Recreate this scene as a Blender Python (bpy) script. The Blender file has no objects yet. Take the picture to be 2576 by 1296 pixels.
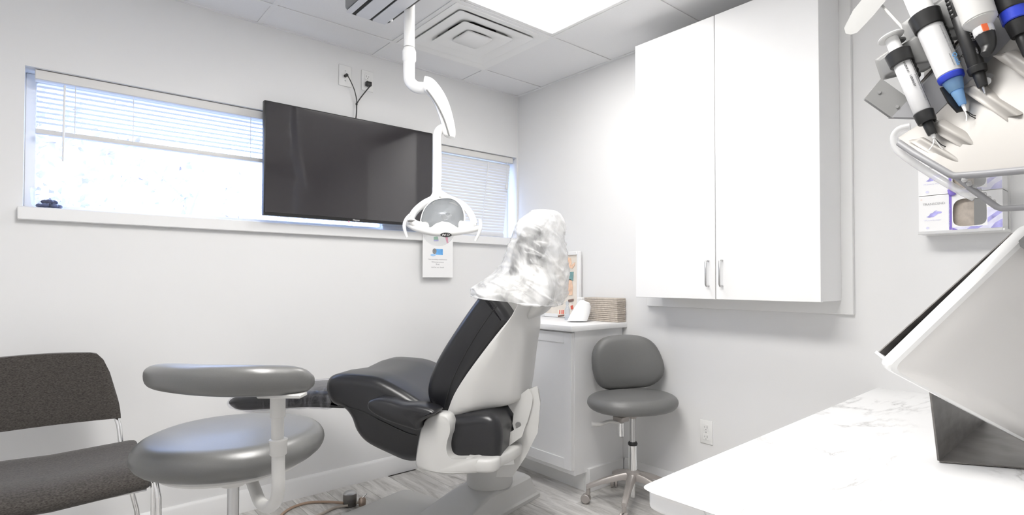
import bpy, bmesh, math, random
import numpy as np
from mathutils import Vector, Matrix, noise
random.seed(7)
sc = bpy.context.scene
col = sc.collection
R2 = math.radians

# ------------------------------------------------------------------ camera
FPX, PW, PH, PU, PV = 1401.0955, 2576, 1296, 54.6891, 30.3507
YAW, PIT, ROL = .72190, .01870, .0005
CAM = Vector((-2.4918, -2.9983, 1.1314))
FW = Vector((math.sin(YAW)*math.cos(PIT), math.cos(YAW)*math.cos(PIT), math.sin(PIT)))
RT = Vector((math.cos(YAW), -math.sin(YAW), 0)); UP = RT.cross(FW)
RT, UP = RT*math.cos(ROL)+UP*math.sin(ROL), -RT*math.sin(ROL)+UP*math.cos(ROL)
cd = bpy.data.cameras.new('camera'); cam = bpy.data.objects.new('camera', cd); col.objects.link(cam)
cd.sensor_fit = 'HORIZONTAL'; cd.sensor_width = 36; cd.lens = FPX/PW*36
cd.shift_x = -PU/PW; cd.shift_y = PV/PW; cd.clip_start = .02
cam.matrix_world = Matrix(((RT.x, UP.x, -FW.x, CAM.x), (RT.y, UP.y, -FW.y, CAM.y), (RT.z, UP.z, -FW.z, CAM.z), (0, 0, 0, 1)))
sc.camera = cam

# ------------------------------------------------------------------ world, exposure
sc.view_settings.view_transform = 'Standard'; sc.view_settings.look = 'None'
sc.view_settings.exposure = 0.10; sc.view_settings.gamma = 1.0; sc.view_settings.use_curve_mapping = False
SKY_STRENGTH = 6.5
FILL_PANEL_STRENGTH = 23.5  # output of the added out-of-view fill panel
SQUARE_PANEL_STRENGTH = 13.5
w = bpy.data.worlds.new('overcast_sky'); sc.world = w; w.use_nodes = True
bg = w.node_tree.nodes['Background']; bg.inputs[0].default_value = (.46, .61, 1.0, 1); bg.inputs[1].default_value = SKY_STRENGTH

# ------------------------------------------------------------------ helpers
def ray(u, v): return FW + RT*((u-PU-PW/2)/FPX) - UP*((v-PV-PH/2)/FPX)
def on(u, v, ax, val):
    d = ray(u, v); return CAM + d*((val-CAM[ax])/d[ax])
def dep(u, v, z): return CAM + ray(u, v)*z
V = Vector

def mat(name, c, rough=.5, metal=0, spec=.5, **k):
    m = bpy.data.materials.new(name); m.use_nodes = True
    nt = m.node_tree; b = nt.nodes['Principled BSDF']
    b.inputs['Base Color'].default_value = (*c, 1); b.inputs['Roughness'].default_value = rough
    b.inputs['Metallic'].default_value = metal; b.inputs['Specular IOR Level'].default_value = spec
    if 'coat' in k: b.inputs['Coat Weight'].default_value = k['coat']; b.inputs['Coat Roughness'].default_value = k.get('coat_rough', .1)
    if 'trans' in k: b.inputs['Transmission Weight'].default_value = k['trans']; b.inputs['IOR'].default_value = k.get('ior', 1.45)
    if 'alpha' in k: b.inputs['Alpha'].default_value = k['alpha']
    if 'sheen' in k: b.inputs['Sheen Weight'].default_value = k['sheen']
    tc = nt.nodes.new('ShaderNodeTexCoord')
    if 'var' in k or 'bump' in k:
        mp = nt.nodes.new('ShaderNodeMapping'); mp.inputs['Scale'].default_value = k.get('scale', (1, 1, 1))
        nt.links.new(tc.outputs['Object'], mp.inputs[0])
        n = nt.nodes.new('ShaderNodeTexNoise'); n.inputs['Scale'].default_value = k.get('ns', 20); n.inputs['Detail'].default_value = k.get('nd', 4)
        nt.links.new(mp.outputs[0], n.inputs['Vector'])
        if 'var' in k:
            r = nt.nodes.new('ShaderNodeValToRGB'); a = k['var']
            r.color_ramp.elements[0].position = .3; r.color_ramp.elements[1].position = .7
            r.color_ramp.elements[0].color = (*[x*(1-a) for x in c], 1); r.color_ramp.elements[1].color = (*[min(1, x*(1+a)) for x in c], 1)
            nt.links.new(n.outputs['Fac'], r.inputs[0]); nt.links.new(r.outputs[0], b.inputs['Base Color'])
        if 'bump' in k:
            bp = nt.nodes.new('ShaderNodeBump'); bp.inputs['Strength'].default_value = k['bump']; bp.inputs['Distance'].default_value = k.get('bd', .002)
            nt.links.new(n.outputs['Fac'], bp.inputs['Height']); nt.links.new(bp.outputs[0], b.inputs['Normal'])
    return m
def emit(name, c, s):
    m = bpy.data.materials.new(name); m.use_nodes = True; nt = m.node_tree; b = nt.nodes['Principled BSDF']
    b.inputs['Base Color'].default_value = (.9, .9, .9, 1)
    b.inputs['Emission Color'].default_value = (*c, 1); b.inputs['Emission Strength'].default_value = s
    return m
def clear(name, c, fac, rough=.05, white=None, fac_edge=.6):
    """thin clear plastic: a see-through share, a share that reflects or scatters"""
    m = bpy.data.materials.new(name); m.use_nodes = True; nt = m.node_tree; nt.nodes.remove(nt.nodes['Principled BSDF'])
    out = nt.nodes['Material Output']; t = nt.nodes.new('ShaderNodeBsdfTransparent'); t.inputs[0].default_value = (*c, 1)
    g = nt.nodes.new('ShaderNodeBsdfGlossy'); g.inputs['Roughness'].default_value = rough
    mx = nt.nodes.new('ShaderNodeMixShader'); lw = nt.nodes.new('ShaderNodeLayerWeight'); pw = nt.nodes.new('ShaderNodeMath'); pw.operation = 'POWER'; pw.inputs[1].default_value = 4
    fr = nt.nodes.new('ShaderNodeMath'); fr.operation = 'MULTIPLY_ADD'; fr.inputs[1].default_value = fac_edge; fr.inputs[2].default_value = .04
    nt.links.new(lw.outputs['Facing'], pw.inputs[0]); nt.links.new(pw.outputs[0], fr.inputs[0])
    nt.links.new(fr.outputs[0], mx.inputs[0]); nt.links.new(g.outputs[0], mx.inputs[2])
    if white:
        d = nt.nodes.new('ShaderNodeBsdfDiffuse'); d.inputs[0].default_value = (*white, 1)
        tl = nt.nodes.new('ShaderNodeBsdfTranslucent'); tl.inputs[0].default_value = (*white, 1)
        dm = nt.nodes.new('ShaderNodeMixShader'); dm.inputs[0].default_value = .22
        nt.links.new(d.outputs[0], dm.inputs[1]); nt.links.new(tl.outputs[0], dm.inputs[2])
        m2 = nt.nodes.new('ShaderNodeMixShader'); m2.inputs[0].default_value = fac
        nt.links.new(t.outputs[0], m2.inputs[1]); nt.links.new(dm.outputs[0], m2.inputs[2]); nt.links.new(m2.outputs[0], mx.inputs[1])
        m['mixnode'] = m2.name
    else: nt.links.new(t.outputs[0], mx.inputs[1])
    nt.links.new(mx.outputs[0], out.inputs[0]); return m

def spline(pts, n, closed=False):
    pts = [V(p) for p in pts]; m = len(pts); out = []
    segs = m if closed else m-1
    for i in range(n):
        x = i/(n if closed else n-1)*segs; k = min(int(x), segs-1); f = x-k
        g = (lambda j: pts[j % m]) if closed else (lambda j: pts[max(0, min(m-1, j))])
        p0, p1, p2, p3 = g(k-1), g(k), g(k+1), g(k+2)
        out.append(.5*((2*p1)+(p2-p0)*f+(2*p0-5*p1+4*p2-p3)*f*f+(3*p1-p0-3*p2+p3)*f**3))
    return out

class MB:
    def __init__(s): s.bm = bmesh.new()
    def box(s, lo, hi, bev=0, seg=2, mtx=None):
        lo, hi = V(lo), V(hi); t = bmesh.new(); bmesh.ops.create_cube(t, size=1)
        for v in t.verts: v.co = V(((lo[i]+hi[i])/2+v.co[i]*(hi[i]-lo[i]) for i in range(3)))
        if bev: bmesh.ops.bevel(t, geom=t.edges[:], offset=bev, segments=seg, affect='EDGES', profile=.5)
        if mtx: t.transform(mtx)
        s.merge(t); return s
    def merge(s, t):
        me = bpy.data.meshes.new('tmp'); t.to_mesh(me); t.free(); s.bm.from_mesh(me); bpy.data.meshes.remove(me)
    def loft(s, rings, closed=True, caps=True):
        vr = [[s.bm.verts.new(p) for p in r] for r in rings]; n = len(rings[0])
        for a, b in zip(vr, vr[1:]):
            for i in range(n if closed else n-1):
                j = (i+1) % n
                try: s.bm.faces.new((a[i], a[j], b[j], b[i]))
                except ValueError: pass
        if caps:
            for r in (vr[0], vr[-1]):
                try: s.bm.faces.new(r)
                except ValueError: pass
        return s
    def tube(s, pts, r, seg=12, n=None, caps=True, flat=1.0, up=None):
        if n: pts = spline(pts, n)
        pts = [V(p) for p in pts]; m = len(pts); rings = []
        nrm = None
        for i, p in enumerate(pts):
            d = (pts[min(i+1, m-1)]-pts[max(i-1, 0)]).normalized()
            if nrm is None:
                nrm = V(up) if up else (V((0, 0, 1)) if abs(d.z) < .9 else V((1, 0, 0)))
            nrm = (nrm-d*nrm.dot(d)).normalized(); b = d.cross(nrm)
            rr = r(i/(m-1)) if callable(r) else r
            rings.append([p+nrm*math.cos(2*math.pi*k/seg)*rr*flat+b*math.sin(2*math.pi*k/seg)*rr for k in range(seg)])
        return s.loft(rings, caps=caps)
    def lathe(s, prof, o, ax=(0, 0, 1), seg=24, caps=True):
        """prof: (radius, distance along axis)"""
        ax = V(ax).normalized(); u = ax.orthogonal().normalized(); b = ax.cross(u); o = V(o)
        return s.loft([[o+ax*h+(u*math.cos(2*math.pi*k/seg)+b*math.sin(2*math.pi*k/seg))*max(r, 1e-4) for k in range(seg)] for r, h in prof], caps=caps)
    def cyl(s, p0, p1, r, r1=None, seg=20):
        p0, p1 = V(p0), V(p1); d = p1-p0; return s.lathe([(r, 0), (r if r1 is None else r1, d.length)], p0, d, seg)
    def ball(s, c, r, sx=1, sy=1, sz=1, seg=16):
        t = bmesh.new(); bmesh.ops.create_uvsphere(t, u_segments=seg, v_segments=seg//2, radius=r)
        for v in t.verts: v.co = V((v.co.x*sx, v.co.y*sy, v.co.z*sz))+V(c)
        s.merge(t); return s
    def prism(s, pts, off):
        """flat outline (3D points) given thickness along off"""
        off = V(off); return s.loft([[V(p) for p in pts], [V(p)+off for p in pts]])
    def bevel(s, off, seg=2, ang=35):
        bmesh.ops.remove_doubles(s.bm, verts=s.bm.verts[:], dist=1e-5)
        es = [e for e in s.bm.edges if len(e.link_faces) == 2 and e.calc_face_angle(0) > R2(ang)]
        bmesh.ops.bevel(s.bm, geom=es, offset=off, segments=seg, affect='EDGES', profile=.5, clamp_overlap=True); return s
    def xf(s, m): s.bm.transform(m); return s
    def build(s, name, m, parent=None, ang=38, origin=None, flip=True):
        bmesh.ops.remove_doubles(s.bm, verts=s.bm.verts[:], dist=1e-6)
        if flip: bmesh.ops.recalc_face_normals(s.bm, faces=s.bm.faces[:])
        me = bpy.data.meshes.new(name)
        if parent is not None: off = rootloc(parent)
        elif origin is not None: off = V(origin)
        else:
            xs = [v.co for v in s.bm.verts]
            off = V(((min(c.x for c in xs)+max(c.x for c in xs))/2, (min(c.y for c in xs)+max(c.y for c in xs))/2, min(c.z for c in xs)))
        for v in s.bm.verts: v.co -= off
        for f in s.bm.faces: f.smooth = True
        s.bm.to_mesh(me); s.bm.free()
        me.set_sharp_from_angle(angle=R2(ang))
        if m: me.materials.append(m)
        o = bpy.data.objects.new(name, me); col.objects.link(o)
        if parent is not None: o.parent = parent
        else: o.location = off
        return o
def rootloc(o):
    p = V((0, 0, 0))
    while o is not None: p = p+o.location; o = o.parent
    return p
def tag(o, label=None, cat=None, group=None, kind=None):
    if label: o['label'] = label
    if cat: o['category'] = cat
    if group: o['group'] = group
    if kind: o['kind'] = kind
    return o
def thing(name, label, cat, loc, group=None, kind=None):
    o = bpy.data.objects.new(name, None); col.objects.link(o); o.location = V(loc); o.empty_display_size = .1
    return tag(o, label, cat, group, kind)
def copies(o, parent, loc):
    c = o.copy(); col.objects.link(c); c.parent = parent; c.location = loc; return c
def text(name, body, o, xd, yd, size, m, parent, align='LEFT', depth=.0002, shear=0, fit=None):
    cu = bpy.data.curves.new('text', 'FONT'); cu.body = body; cu.size = size; cu.align_x = align; cu.extrude = depth; cu.resolution_u = 3; cu.shear = shear
    t = bpy.data.objects.new('text', cu); col.objects.link(t)
    me = bpy.data.meshes.new_from_object(t.evaluated_get(bpy.context.evaluated_depsgraph_get())); bpy.data.objects.remove(t)
    xd = V(xd).normalized(); zd = xd.cross(V(yd)).normalized(); yd = zd.cross(xd)
    off = V(o)-rootloc(parent)
    xs = [v.co.x for v in me.vertices]; k = 1
    if fit and xs: k = fit/(max(xs)-min(xs))
    for v in me.vertices: v.co = off+xd*v.co.x*k+yd*v.co.y*k+zd*v.co.z
    me.materials.append(m); ob = bpy.data.objects.new(name, me); col.objects.link(ob); ob.parent = parent; return ob

# ------------------------------------------------------------------ materials
M = {}
M['wall'] = mat('wall_paint', (.825, .825, .825), .75, spec=.25, bump=.05, ns=220, bd=.0004)
M['trim'] = mat('trim_paint', (.86, .86, .86), .4, spec=.4, bump=.03, ns=60, bd=.0005)
M['tile'] = mat('ceiling_tile', (.84, .84, .845), .85, spec=.2, var=.012, bump=.15, ns=160, bd=.0006)
M['grid'] = mat('ceiling_grid_metal', (.83, .83, .83), .5, bump=.02, ns=40)
M['cab'] = mat('white_laminate', (.91, .91, .91), .38, spec=.4, bump=.02, ns=90, bd=.0003)
M['panelgrey'] = mat('backer_board', (.86, .86, .855), .45, bump=.02, ns=90, bd=.0003)
M['vinyl'] = mat('grey_vinyl', (.165, .165, .163), .40, spec=.55, bump=.18, ns=420, bd=.0004, var=.04)
M['vinyl_lt'] = mat('light_grey_vinyl', (.118, .118, .115), .33, spec=.8, bump=.15, ns=420, bd=.0004, var=.04)
M['leather'] = mat('black_upholstery', (.011, .011, .013), .31, spec=.6, bump=.10, ns=300, bd=.0004, var=.1)
M['leather2'] = mat('black_upholstery_side', (.020, .019, .018), .5, spec=.4, bump=.15, ns=380, bd=.0004, var=.1)
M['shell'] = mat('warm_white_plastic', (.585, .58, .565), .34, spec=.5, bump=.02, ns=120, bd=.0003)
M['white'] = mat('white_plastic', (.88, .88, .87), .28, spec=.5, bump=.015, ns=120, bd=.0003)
M['chrome'] = mat('chrome', (.82, .82, .82), .12, 1, bump=.01, ns=50, bd=.0002)
M['steel'] = mat('brushed_nickel', (.55, .55, .55), .3, 1, bump=.03, ns=90, bd=.0002)
M['pewter'] = mat('taupe_metal', (.42, .39, .37), .36, .35, bump=.02, ns=120, bd=.0002)
M['black'] = mat('black_plastic', (.018, .018, .018), .38, spec=.5, bump=.05, ns=200, bd=.0003)
M['darkmetal'] = mat('dark_sheet_metal', (.17, .16, .152), .45, .5, var=.25, ns=14, bump=.05, bd=.0004, scale=(1, 1, 3))
M['screen'] = mat('tv_screen', (.032, .029, .032), .06, spec=.9, bump=.004, ns=300, bd=.0001)
M['fabric'] = mat('charcoal_tweed', (.062, .056, .051), .95, spec=.12, sheen=.25, var=.45, ns=170, nd=6, bump=.6, bd=.0015, scale=(1, 1, 2.2))
M['slat'] = mat('blind_slat', (.80, .80, .80), .42, spec=.4, bump=.02, ns=80, bd=.0003)
M['rail'] = mat('blind_rail', (.74, .73, .71), .45, bump=.02, ns=80, bd=.0003)
M['paper'] = mat('white_paper', (.93, .93, .93), .7, spec=.2, bump=.03, ns=150, bd=.0003)
M['ink'] = mat('grey_ink', (.42, .42, .43), .7)
M['blackink'] = mat('black_ink', (.03, .03, .03), .6)
M['blueprint'] = mat('blue_print', (.16, .45, .95), .6, var=.25, ns=25)
M['paleblue'] = mat('pale_blue_print', (.42, .66, .95), .6)
M['greyprint'] = mat('grey_print', (.28, .28, .28), .6, var=.2, ns=60)
M['greenreflection'] = mat('green_reflection', (.25, .5, .35), .6)  # green of a shield reflection painted on the notice
M['pinkprint'] = mat('pink_print', (.9, .35, .5), .6)
M['violet'] = mat('violet_print', (.44, .42, .86), .6, var=.3, ns=40)
M['violet2'] = mat('pale_violet_print', (.78, .78, .95), .6, var=.08, ns=60)
M['purple'] = mat('purple_print', (.25, .18, .62), .6)
M['orange'] = mat('orange_label', (.85, .16, .05), .5)
M['blue'] = mat('deep_blue_plastic', (.03, .06, .55), .35)
M['redprint'] = mat('red_print', (.7, .12, .08), .6)
M['peach'] = mat('peach_print', (.85, .58, .42), .6, var=.2, ns=30)
M['teal'] = mat('teal_print', (.2, .36, .36), .6, var=.2, ns=30)
M['tan'] = mat('tan_print', (.80, .74, .66), .6, var=.05, ns=20)
M['brown'] = mat('brown_print', (.2, .13, .11), .6)
M['towel'] = mat('kraft_paper', (.55, .49, .43), .85, spec=.15, var=.12, ns=60, bump=.2, bd=.0006)
M['cream'] = mat('shaded_cream_plastic', (.40, .38, .355), .4, bump=.03, ns=60, bd=.0003)  # rack tray and board: darkened, their shade is in the colour
M['greyplastic'] = mat('grey_plastic', (.22, .22, .217), .4, bump=.03, ns=120, bd=.0003)  # grey lowered for the rack clips, shade put into the colour
M['greyrail'] = mat('grey_rail', (.27, .27, .28), .42, bump=.03, ns=120, bd=.0003)
M['hose'] = mat('tan_hose', (.42, .30, .22), .5, bump=.02, ns=60)
M['hose2'] = mat('grey_hose', (.45, .40, .35), .5, bump=.02, ns=60)
M['brass'] = mat('dull_brass', (.50, .40, .33), .4, .7, bump=.05, ns=80)
M['glass'] = clear('clear_glass', (.985, .99, 1), .1)
M['acrylic'] = clear('clear_acrylic', (.90, .90, .90), .25, .08, white=(.80, .80, .79))
M['acrylic_lip'] = clear('frosted_acrylic', (.97, .97, .97), .45, .1, white=(.9, .9, .9))
M['bottle'] = clear('clear_bottle', (.90, .93, .96), .25, .05, white=(.8, .85, .9))
M['bag'] = clear('thin_white_bag', (.99, .99, .99), .5, .30, white=(.98, .98, .98), fac_edge=.25)
M['film'] = clear('plastic_film', (.93, .93, .95), .08, .07, white=(.8, .8, .85), fac_edge=.22)
M['bluetip'] = clear('blue_clear_plastic', (.45, .72, .97), .55, .08, white=(.35, .62, .95))
M['shield'] = clear('clear_shield', (.94, .945, .945), .12, .04, white=(.8, .8, .8))
M['reflector'] = mat('faceted_reflector', (.80, .82, .85), .16, .75, bump=.9, ns=26, bd=.004)
M['square_light'] = emit('square_light_diffuser', (1, .98, .952), SQUARE_PANEL_STRENGTH)
M['fill_panel'] = emit('fill_panel_diffuser', (1, .98, .952), FILL_PANEL_STRENGTH)  # glow of the long fill panel, added to even out the light
M['pebble'] = mat('dark_pebble', (.05, .06, .13), .5, var=.4, ns=60, bump=.1)
M['dark'] = mat('duct_dark', (.07, .065, .06), .7, bump=.05, ns=40)
M['bluegrey'] = mat('frosted_grey_lens', (.74, .75, .78), .35, var=.03, ns=8, bump=.02)
M['rackwhite'] = mat('shaded_off_white_plastic', (.46, .46, .45), .4, bump=.02, ns=90)  # rack lever: white darkened to carry the shade there
M['label'] = mat('shaded_label_white', (.66, .66, .665), .45, bump=.02, ns=90)  # syringe labels: white dimmed, shade of the rack painted in
M['monitor_back'] = mat('warm_grey_plastic', (.74, .725, .705), .45, spec=.4, bump=.02, ns=120, bd=.0003)
M['bark'] = mat('bark', (.62, .60, .60), .9, bump=.4, ns=30)
M['ground'] = mat('pale_gravel', (.45, .44, .42), .9, var=.1, ns=8, bump=.2)
M['tissue'] = mat('tissue_white', (.95, .95, .95), .8, spec=.2, bump=.1, ns=60, bd=.0006)

# wrinkles of the bag: bump on glossy and on the scatter share
def bag_nodes(m, lo, hi, ns, strength):
    nt = m.node_tree; tc = nt.nodes.new('ShaderNodeTexCoord'); n = nt.nodes.new('ShaderNodeTexNoise'); n.inputs['Scale'].default_value = ns; n.inputs['Detail'].default_value = 5
    n.inputs['Distortion'].default_value = 1.6
    mp = nt.nodes.new('ShaderNodeMapping'); mp.inputs['Scale'].default_value = (1, 1, .42); mp.inputs['Rotation'].default_value = (.5, .5, .2)
    nt.links.new(tc.outputs['Object'], mp.inputs[0]); nt.links.new(mp.outputs[0], n.inputs['Vector'])
    r = nt.nodes.new('ShaderNodeMapRange'); r.inputs[1].default_value = .36; r.inputs[2].default_value = .66; r.inputs[3].default_value = lo; r.inputs[4].default_value = hi
    nt.links.new(n.outputs['Fac'], r.inputs[0]); nt.links.new(r.outputs[0], nt.nodes[m['mixnode']].inputs[0])
    b = nt.nodes.new('ShaderNodeBump'); b.inputs['Strength'].default_value = strength; b.inputs['Distance'].default_value = .008
    nt.links.new(n.outputs['Fac'], b.inputs['Height'])
    for x in nt.nodes:
        if x.type in ('BSDF_GLOSSY', 'BSDF_DIFFUSE', 'LAYER_WEIGHT'): nt.links.new(b.outputs[0], x.inputs['Normal'])
bag_nodes(M['bag'], .24, .84, 8, .5)
bag_nodes(M['film'], -.12, .14, 16, .8)

def floor_mat():
    m = bpy.data.materials.new('grey_wood_plank'); m.use_nodes = True; nt = m.node_tree; b = nt.nodes['Principled BSDF']
    tc = nt.nodes.new('ShaderNodeTexCoord'); oi = nt.nodes.new('ShaderNodeObjectInfo')
    ad = nt.nodes.new('ShaderNodeVectorMath'); ad.operation = 'ADD'
    sc_ = nt.nodes.new('ShaderNodeMath'); sc_.operation = 'MULTIPLY'; sc_.inputs[1].default_value = 37
    nt.links.new(oi.outputs['Random'], sc_.inputs[0]); nt.links.new(tc.outputs['Object'], ad.inputs[0]); nt.links.new(sc_.outputs[0], ad.inputs[1])
    mp = nt.nodes.new('ShaderNodeMapping'); mp.inputs['Scale'].default_value = (9, 1.3, 9); nt.links.new(ad.outputs[0], mp.inputs[0])
    n = nt.nodes.new('ShaderNodeTexNoise'); n.inputs['Scale'].default_value = 2.2; n.inputs['Detail'].default_value = 9; n.inputs['Roughness'].default_value = .68; n.inputs['Distortion'].default_value = .9
    nt.links.new(mp.outputs[0], n.inputs['Vector'])
    r = nt.nodes.new('ShaderNodeValToRGB'); e = r.color_ramp.elements
    e[0].position = .30; e[0].color = (.30, .285, .27, 1); e[1].position = .66; e[1].color = (.76, .745, .725, 1)
    x = e.new(.47); x.color = (.56, .545, .525, 1)
    nt.links.new(n.outputs['Fac'], r.inputs[0])
    hs = nt.nodes.new('ShaderNodeHueSaturation'); mr = nt.nodes.new('ShaderNodeMapRange'); mr.inputs[3].default_value = .84; mr.inputs[4].default_value = 1.12
    nt.links.new(oi.outputs['Random'], mr.inputs[0]); nt.links.new(mr.outputs[0], hs.inputs['Value']); nt.links.new(r.outputs[0], hs.inputs['Color'])
    nt.links.new(hs.outputs[0], b.inputs['Base Color']); b.inputs['Roughness'].default_value = .42
    bp = nt.nodes.new('ShaderNodeBump'); bp.inputs['Strength'].default_value = .15; bp.inputs['Distance'].default_value = .001
    nt.links.new(n.outputs['Fac'], bp.inputs['Height']); nt.links.new(bp.outputs[0], b.inputs['Normal']); return m
M['plank'] = floor_mat()
def marble_mat():
    m = bpy.data.materials.new('white_marble'); m.use_nodes = True; nt = m.node_tree; b = nt.nodes['Principled BSDF']
    tc = nt.nodes.new('ShaderNodeTexCoord')
    mp = nt.nodes.new('ShaderNodeMapping'); mp.inputs['Rotation'].default_value = (0, 0, .55); mp.inputs['Scale'].default_value = (1.0, 2.3, 1)
    nt.links.new(tc.outputs['Object'], mp.inputs[0])
    n = nt.nodes.new('ShaderNodeTexNoise'); n.inputs['Scale'].default_value = 1.35; n.inputs['Detail'].default_value = 9; n.inputs['Roughness'].default_value = .6; n.inputs['Distortion'].default_value = .7
    nt.links.new(mp.outputs[0], n.inputs['Vector'])
    s = nt.nodes.new('ShaderNodeMath'); s.operation = 'SUBTRACT'; s.inputs[1].default_value = .52; nt.links.new(n.outputs['Fac'], s.inputs[0])
    a = nt.nodes.new('ShaderNodeMath'); a.operation = 'ABSOLUTE'; nt.links.new(s.outputs[0], a.inputs[0])
    r = nt.nodes.new('ShaderNodeValToRGB'); e = r.color_ramp.elements
    e[0].position = 0; e[0].color = (.42, .42, .41, 1); e[1].position = .026; e[1].color = (.90, .90, .90, 1)
    x = e.new(.008); x.color = (.70, .70, .70, 1)
    nt.links.new(a.outputs[0], r.inputs[0])
    n2 = nt.nodes.new('ShaderNodeTexNoise'); n2.inputs['Scale'].default_value = 2.4; n2.inputs['Detail'].default_value = 3; nt.links.new(tc.outputs['Object'], n2.inputs['Vector'])
    mr = nt.nodes.new('ShaderNodeMapRange'); mr.inputs[1].default_value = .43; mr.inputs[2].default_value = .60; nt.links.new(n2.outputs['Fac'], mr.inputs[0])
    mx = nt.nodes.new('ShaderNodeMix'); mx.data_type = 'RGBA'; mx.inputs[6].default_value = (.905, .905, .905, 1)
    nt.links.new(mr.outputs[0], mx.inputs[0]); nt.links.new(r.outputs[0], mx.inputs[7]); nt.links.new(mx.outputs[2], b.inputs['Base Color'])
    b.inputs['Roughness'].default_value = .3; return m
M['marble'] = marble_mat()
def leaf_mat():
    m = mat('pale_leaf', (.62, .56, .53), .7, spec=.2, var=.25, ns=3)
    return m
M['leaf'] = leaf_mat()

# ------------------------------------------------------------------ room shell
X0, Y0, H = -3.3, -3.9, 2.42
ZT = 2.62
WX0, WX1, WZ0, WZ1 = -2.557, -.012, 1.415, 1.988
wb = MB()
wb.box((X0-.12, 0, 0), (WX0, .16, ZT)); wb.box((WX1, 0, 0), (.12, .16, ZT)); wb.box((WX0, 0, 0), (WX1, .16, WZ0)); wb.box((WX0, 0, WZ1), (WX1, .16, ZT))
tag(wb.build('wall_back', M['wall'], origin=(0, 0, 0)), 'pale grey painted wall with the long window', kind='structure')
tag(MB().box((0, Y0-.12, 0), (.12, 0, ZT)).build('wall_right', M['wall'], origin=(0, 0, 0)), 'pale grey painted wall with the tall white cabinet', kind='structure')
tag(MB().box((X0-.12, Y0-.12, 0), (X0, 0, ZT)).build('wall_left', M['wall'], origin=(0, 0, 0)), kind='structure')
tag(MB().box((X0, Y0-.12, 0), (0, Y0, ZT)).build('wall_front', M['wall'], origin=(0, 0, 0)), kind='structure')
fl = tag(MB().box((X0-.12, Y0-.12, -.12), (.12, .16, -.004)).build('floor', M['dark'], origin=(0, 0, 0)), 'grey wood-look plank floor', kind='structure')
cache = {}
PWD, PLN = .178, 1.22
i = 0; x = X0
while x < -1e-4:
    x1 = min(x+PWD, 0); y = Y0-random.random()*PLN
    while y < -1e-4:
        ya, yb = max(y, Y0), min(y+PLN, 0)
        if yb-ya > .03:
            k = (round(x1-x, 3), round(yb-ya, 3))
            if k not in cache:
                b = MB().box((.0006, .0006, -.006), (x1-x-.0006, yb-ya-.0006, 0), .0008, 1)
                o = b.build('plank', M['plank'], fl); cache[k] = o; o.location = (x, ya, 0)
            else: copies(cache[k], fl, (x, ya, 0))
        y += PLN
    x += PWD
# ceiling: slab, tiles and grid bars
ce = tag(MB().box((X0-.12, Y0-.12, ZT), (.12, .16, ZT+.1)).build('ceiling', M['tile'], origin=(0, 0, 0)), 'white suspended tile ceiling', kind='structure')
GX, GY, GS = -.475, -.248, .61
gx = [X0]+[GX-GS*k for k in range(4, -1, -1)]+[0]
gy = [Y0]+[GY-GS*k for k in range(5, -1, -1)]+[0]
skip = set()
for (xa, ya) in ((-1.085, -.858), (-1.085, -1.468), (-2.305, -2.078), (-2.305, -2.688)):
    skip.add((xa, ya))
tcache = {}
for a in range(len(gx)-1):
    for b in range(len(gy)-1):
        xa, xb, ya, yb = gx[a], gx[a+1], gy[b], gy[b+1]
        if (round(xa, 3), round(ya, 3)) in skip: continue
        k = (round(xb-xa, 3), round(yb-ya, 3))
        if k not in tcache:
            tcache[k] = MB().box((.008, .008, 0), (xb-xa-.008, yb-ya-.008, .015), .003, 1).build('tile', M['tile'], ce); tcache[k].location = (xa, ya, H+.001)
            tcache[k].location = V((xa, ya, H+.001))
        else: copies(tcache[k], ce, (xa, ya, H+.001))
for gxx in gx[1:-1]: MB().box((gxx-.012, Y0, H-.003), (gxx+.012, 0, H+.001), .0008, 1).build('grid_bar', M['grid'], ce)
for gyy in gy[1:-1]: MB().box((X0, gyy-.012, H-.0035), (0, gyy+.012, H+.0005), .0008, 1).build('grid_bar', M['grid'], ce)
for lo, hi in (((X0, -.016, H-.004), (0, 0, H+.001)), ((-.016, Y0, H-.0045), (0, 0, H+.0005)), ((X0, Y0, H-.0045), (X0+.016, 0, H+.0005)), ((X0, Y0, H-.004), (0, Y0+.016, H+.001))):
    MB().box(lo, hi).build('wall_angle', M['grid'], ce)
# light troffers recessed in the grid; the long one is an added fill
def troffer(x, y, label, nl=2):
    r = thing('ceiling_light', label, 'ceiling light', (x+GS/2, y+GS*nl/2, H), 'white panel lights in the ceiling')
    fr = MB(); x1, y1 = x+GS, y+nl*GS
    for lo, hi in (((x+.012, y+.012), (x+.036, y1-.012)), ((x1-.036, y+.012), (x1-.012, y1-.012)), ((x+.036, y+.012), (x1-.036, y+.036)), ((x+.036, y1-.036), (x1-.036, y1-.012))):
        fr.box((*lo, H-.001), (*hi, H+.03), .002, 1)
    fr.build('frame', M['white'], r)
    MB().box((x+.036, y+.036, H+.004), (x1-.036, y1-.036, H+.01)).build('diffuser', M['fill_panel' if nl == 2 else 'square_light'], r)
    MB().box((x+.02, y+.02, H+.031), (x1-.02, y1-.02, H+.1)).build('housing', M['white'], r)
troffer(-1.085, -1.468, 'bright square ceiling panel light beside the square air vent', 1)
troffer(-2.305, -2.688, 'long added fill light panel in the ceiling, out of view')  # unseen lamp added as fill for even room light

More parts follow.
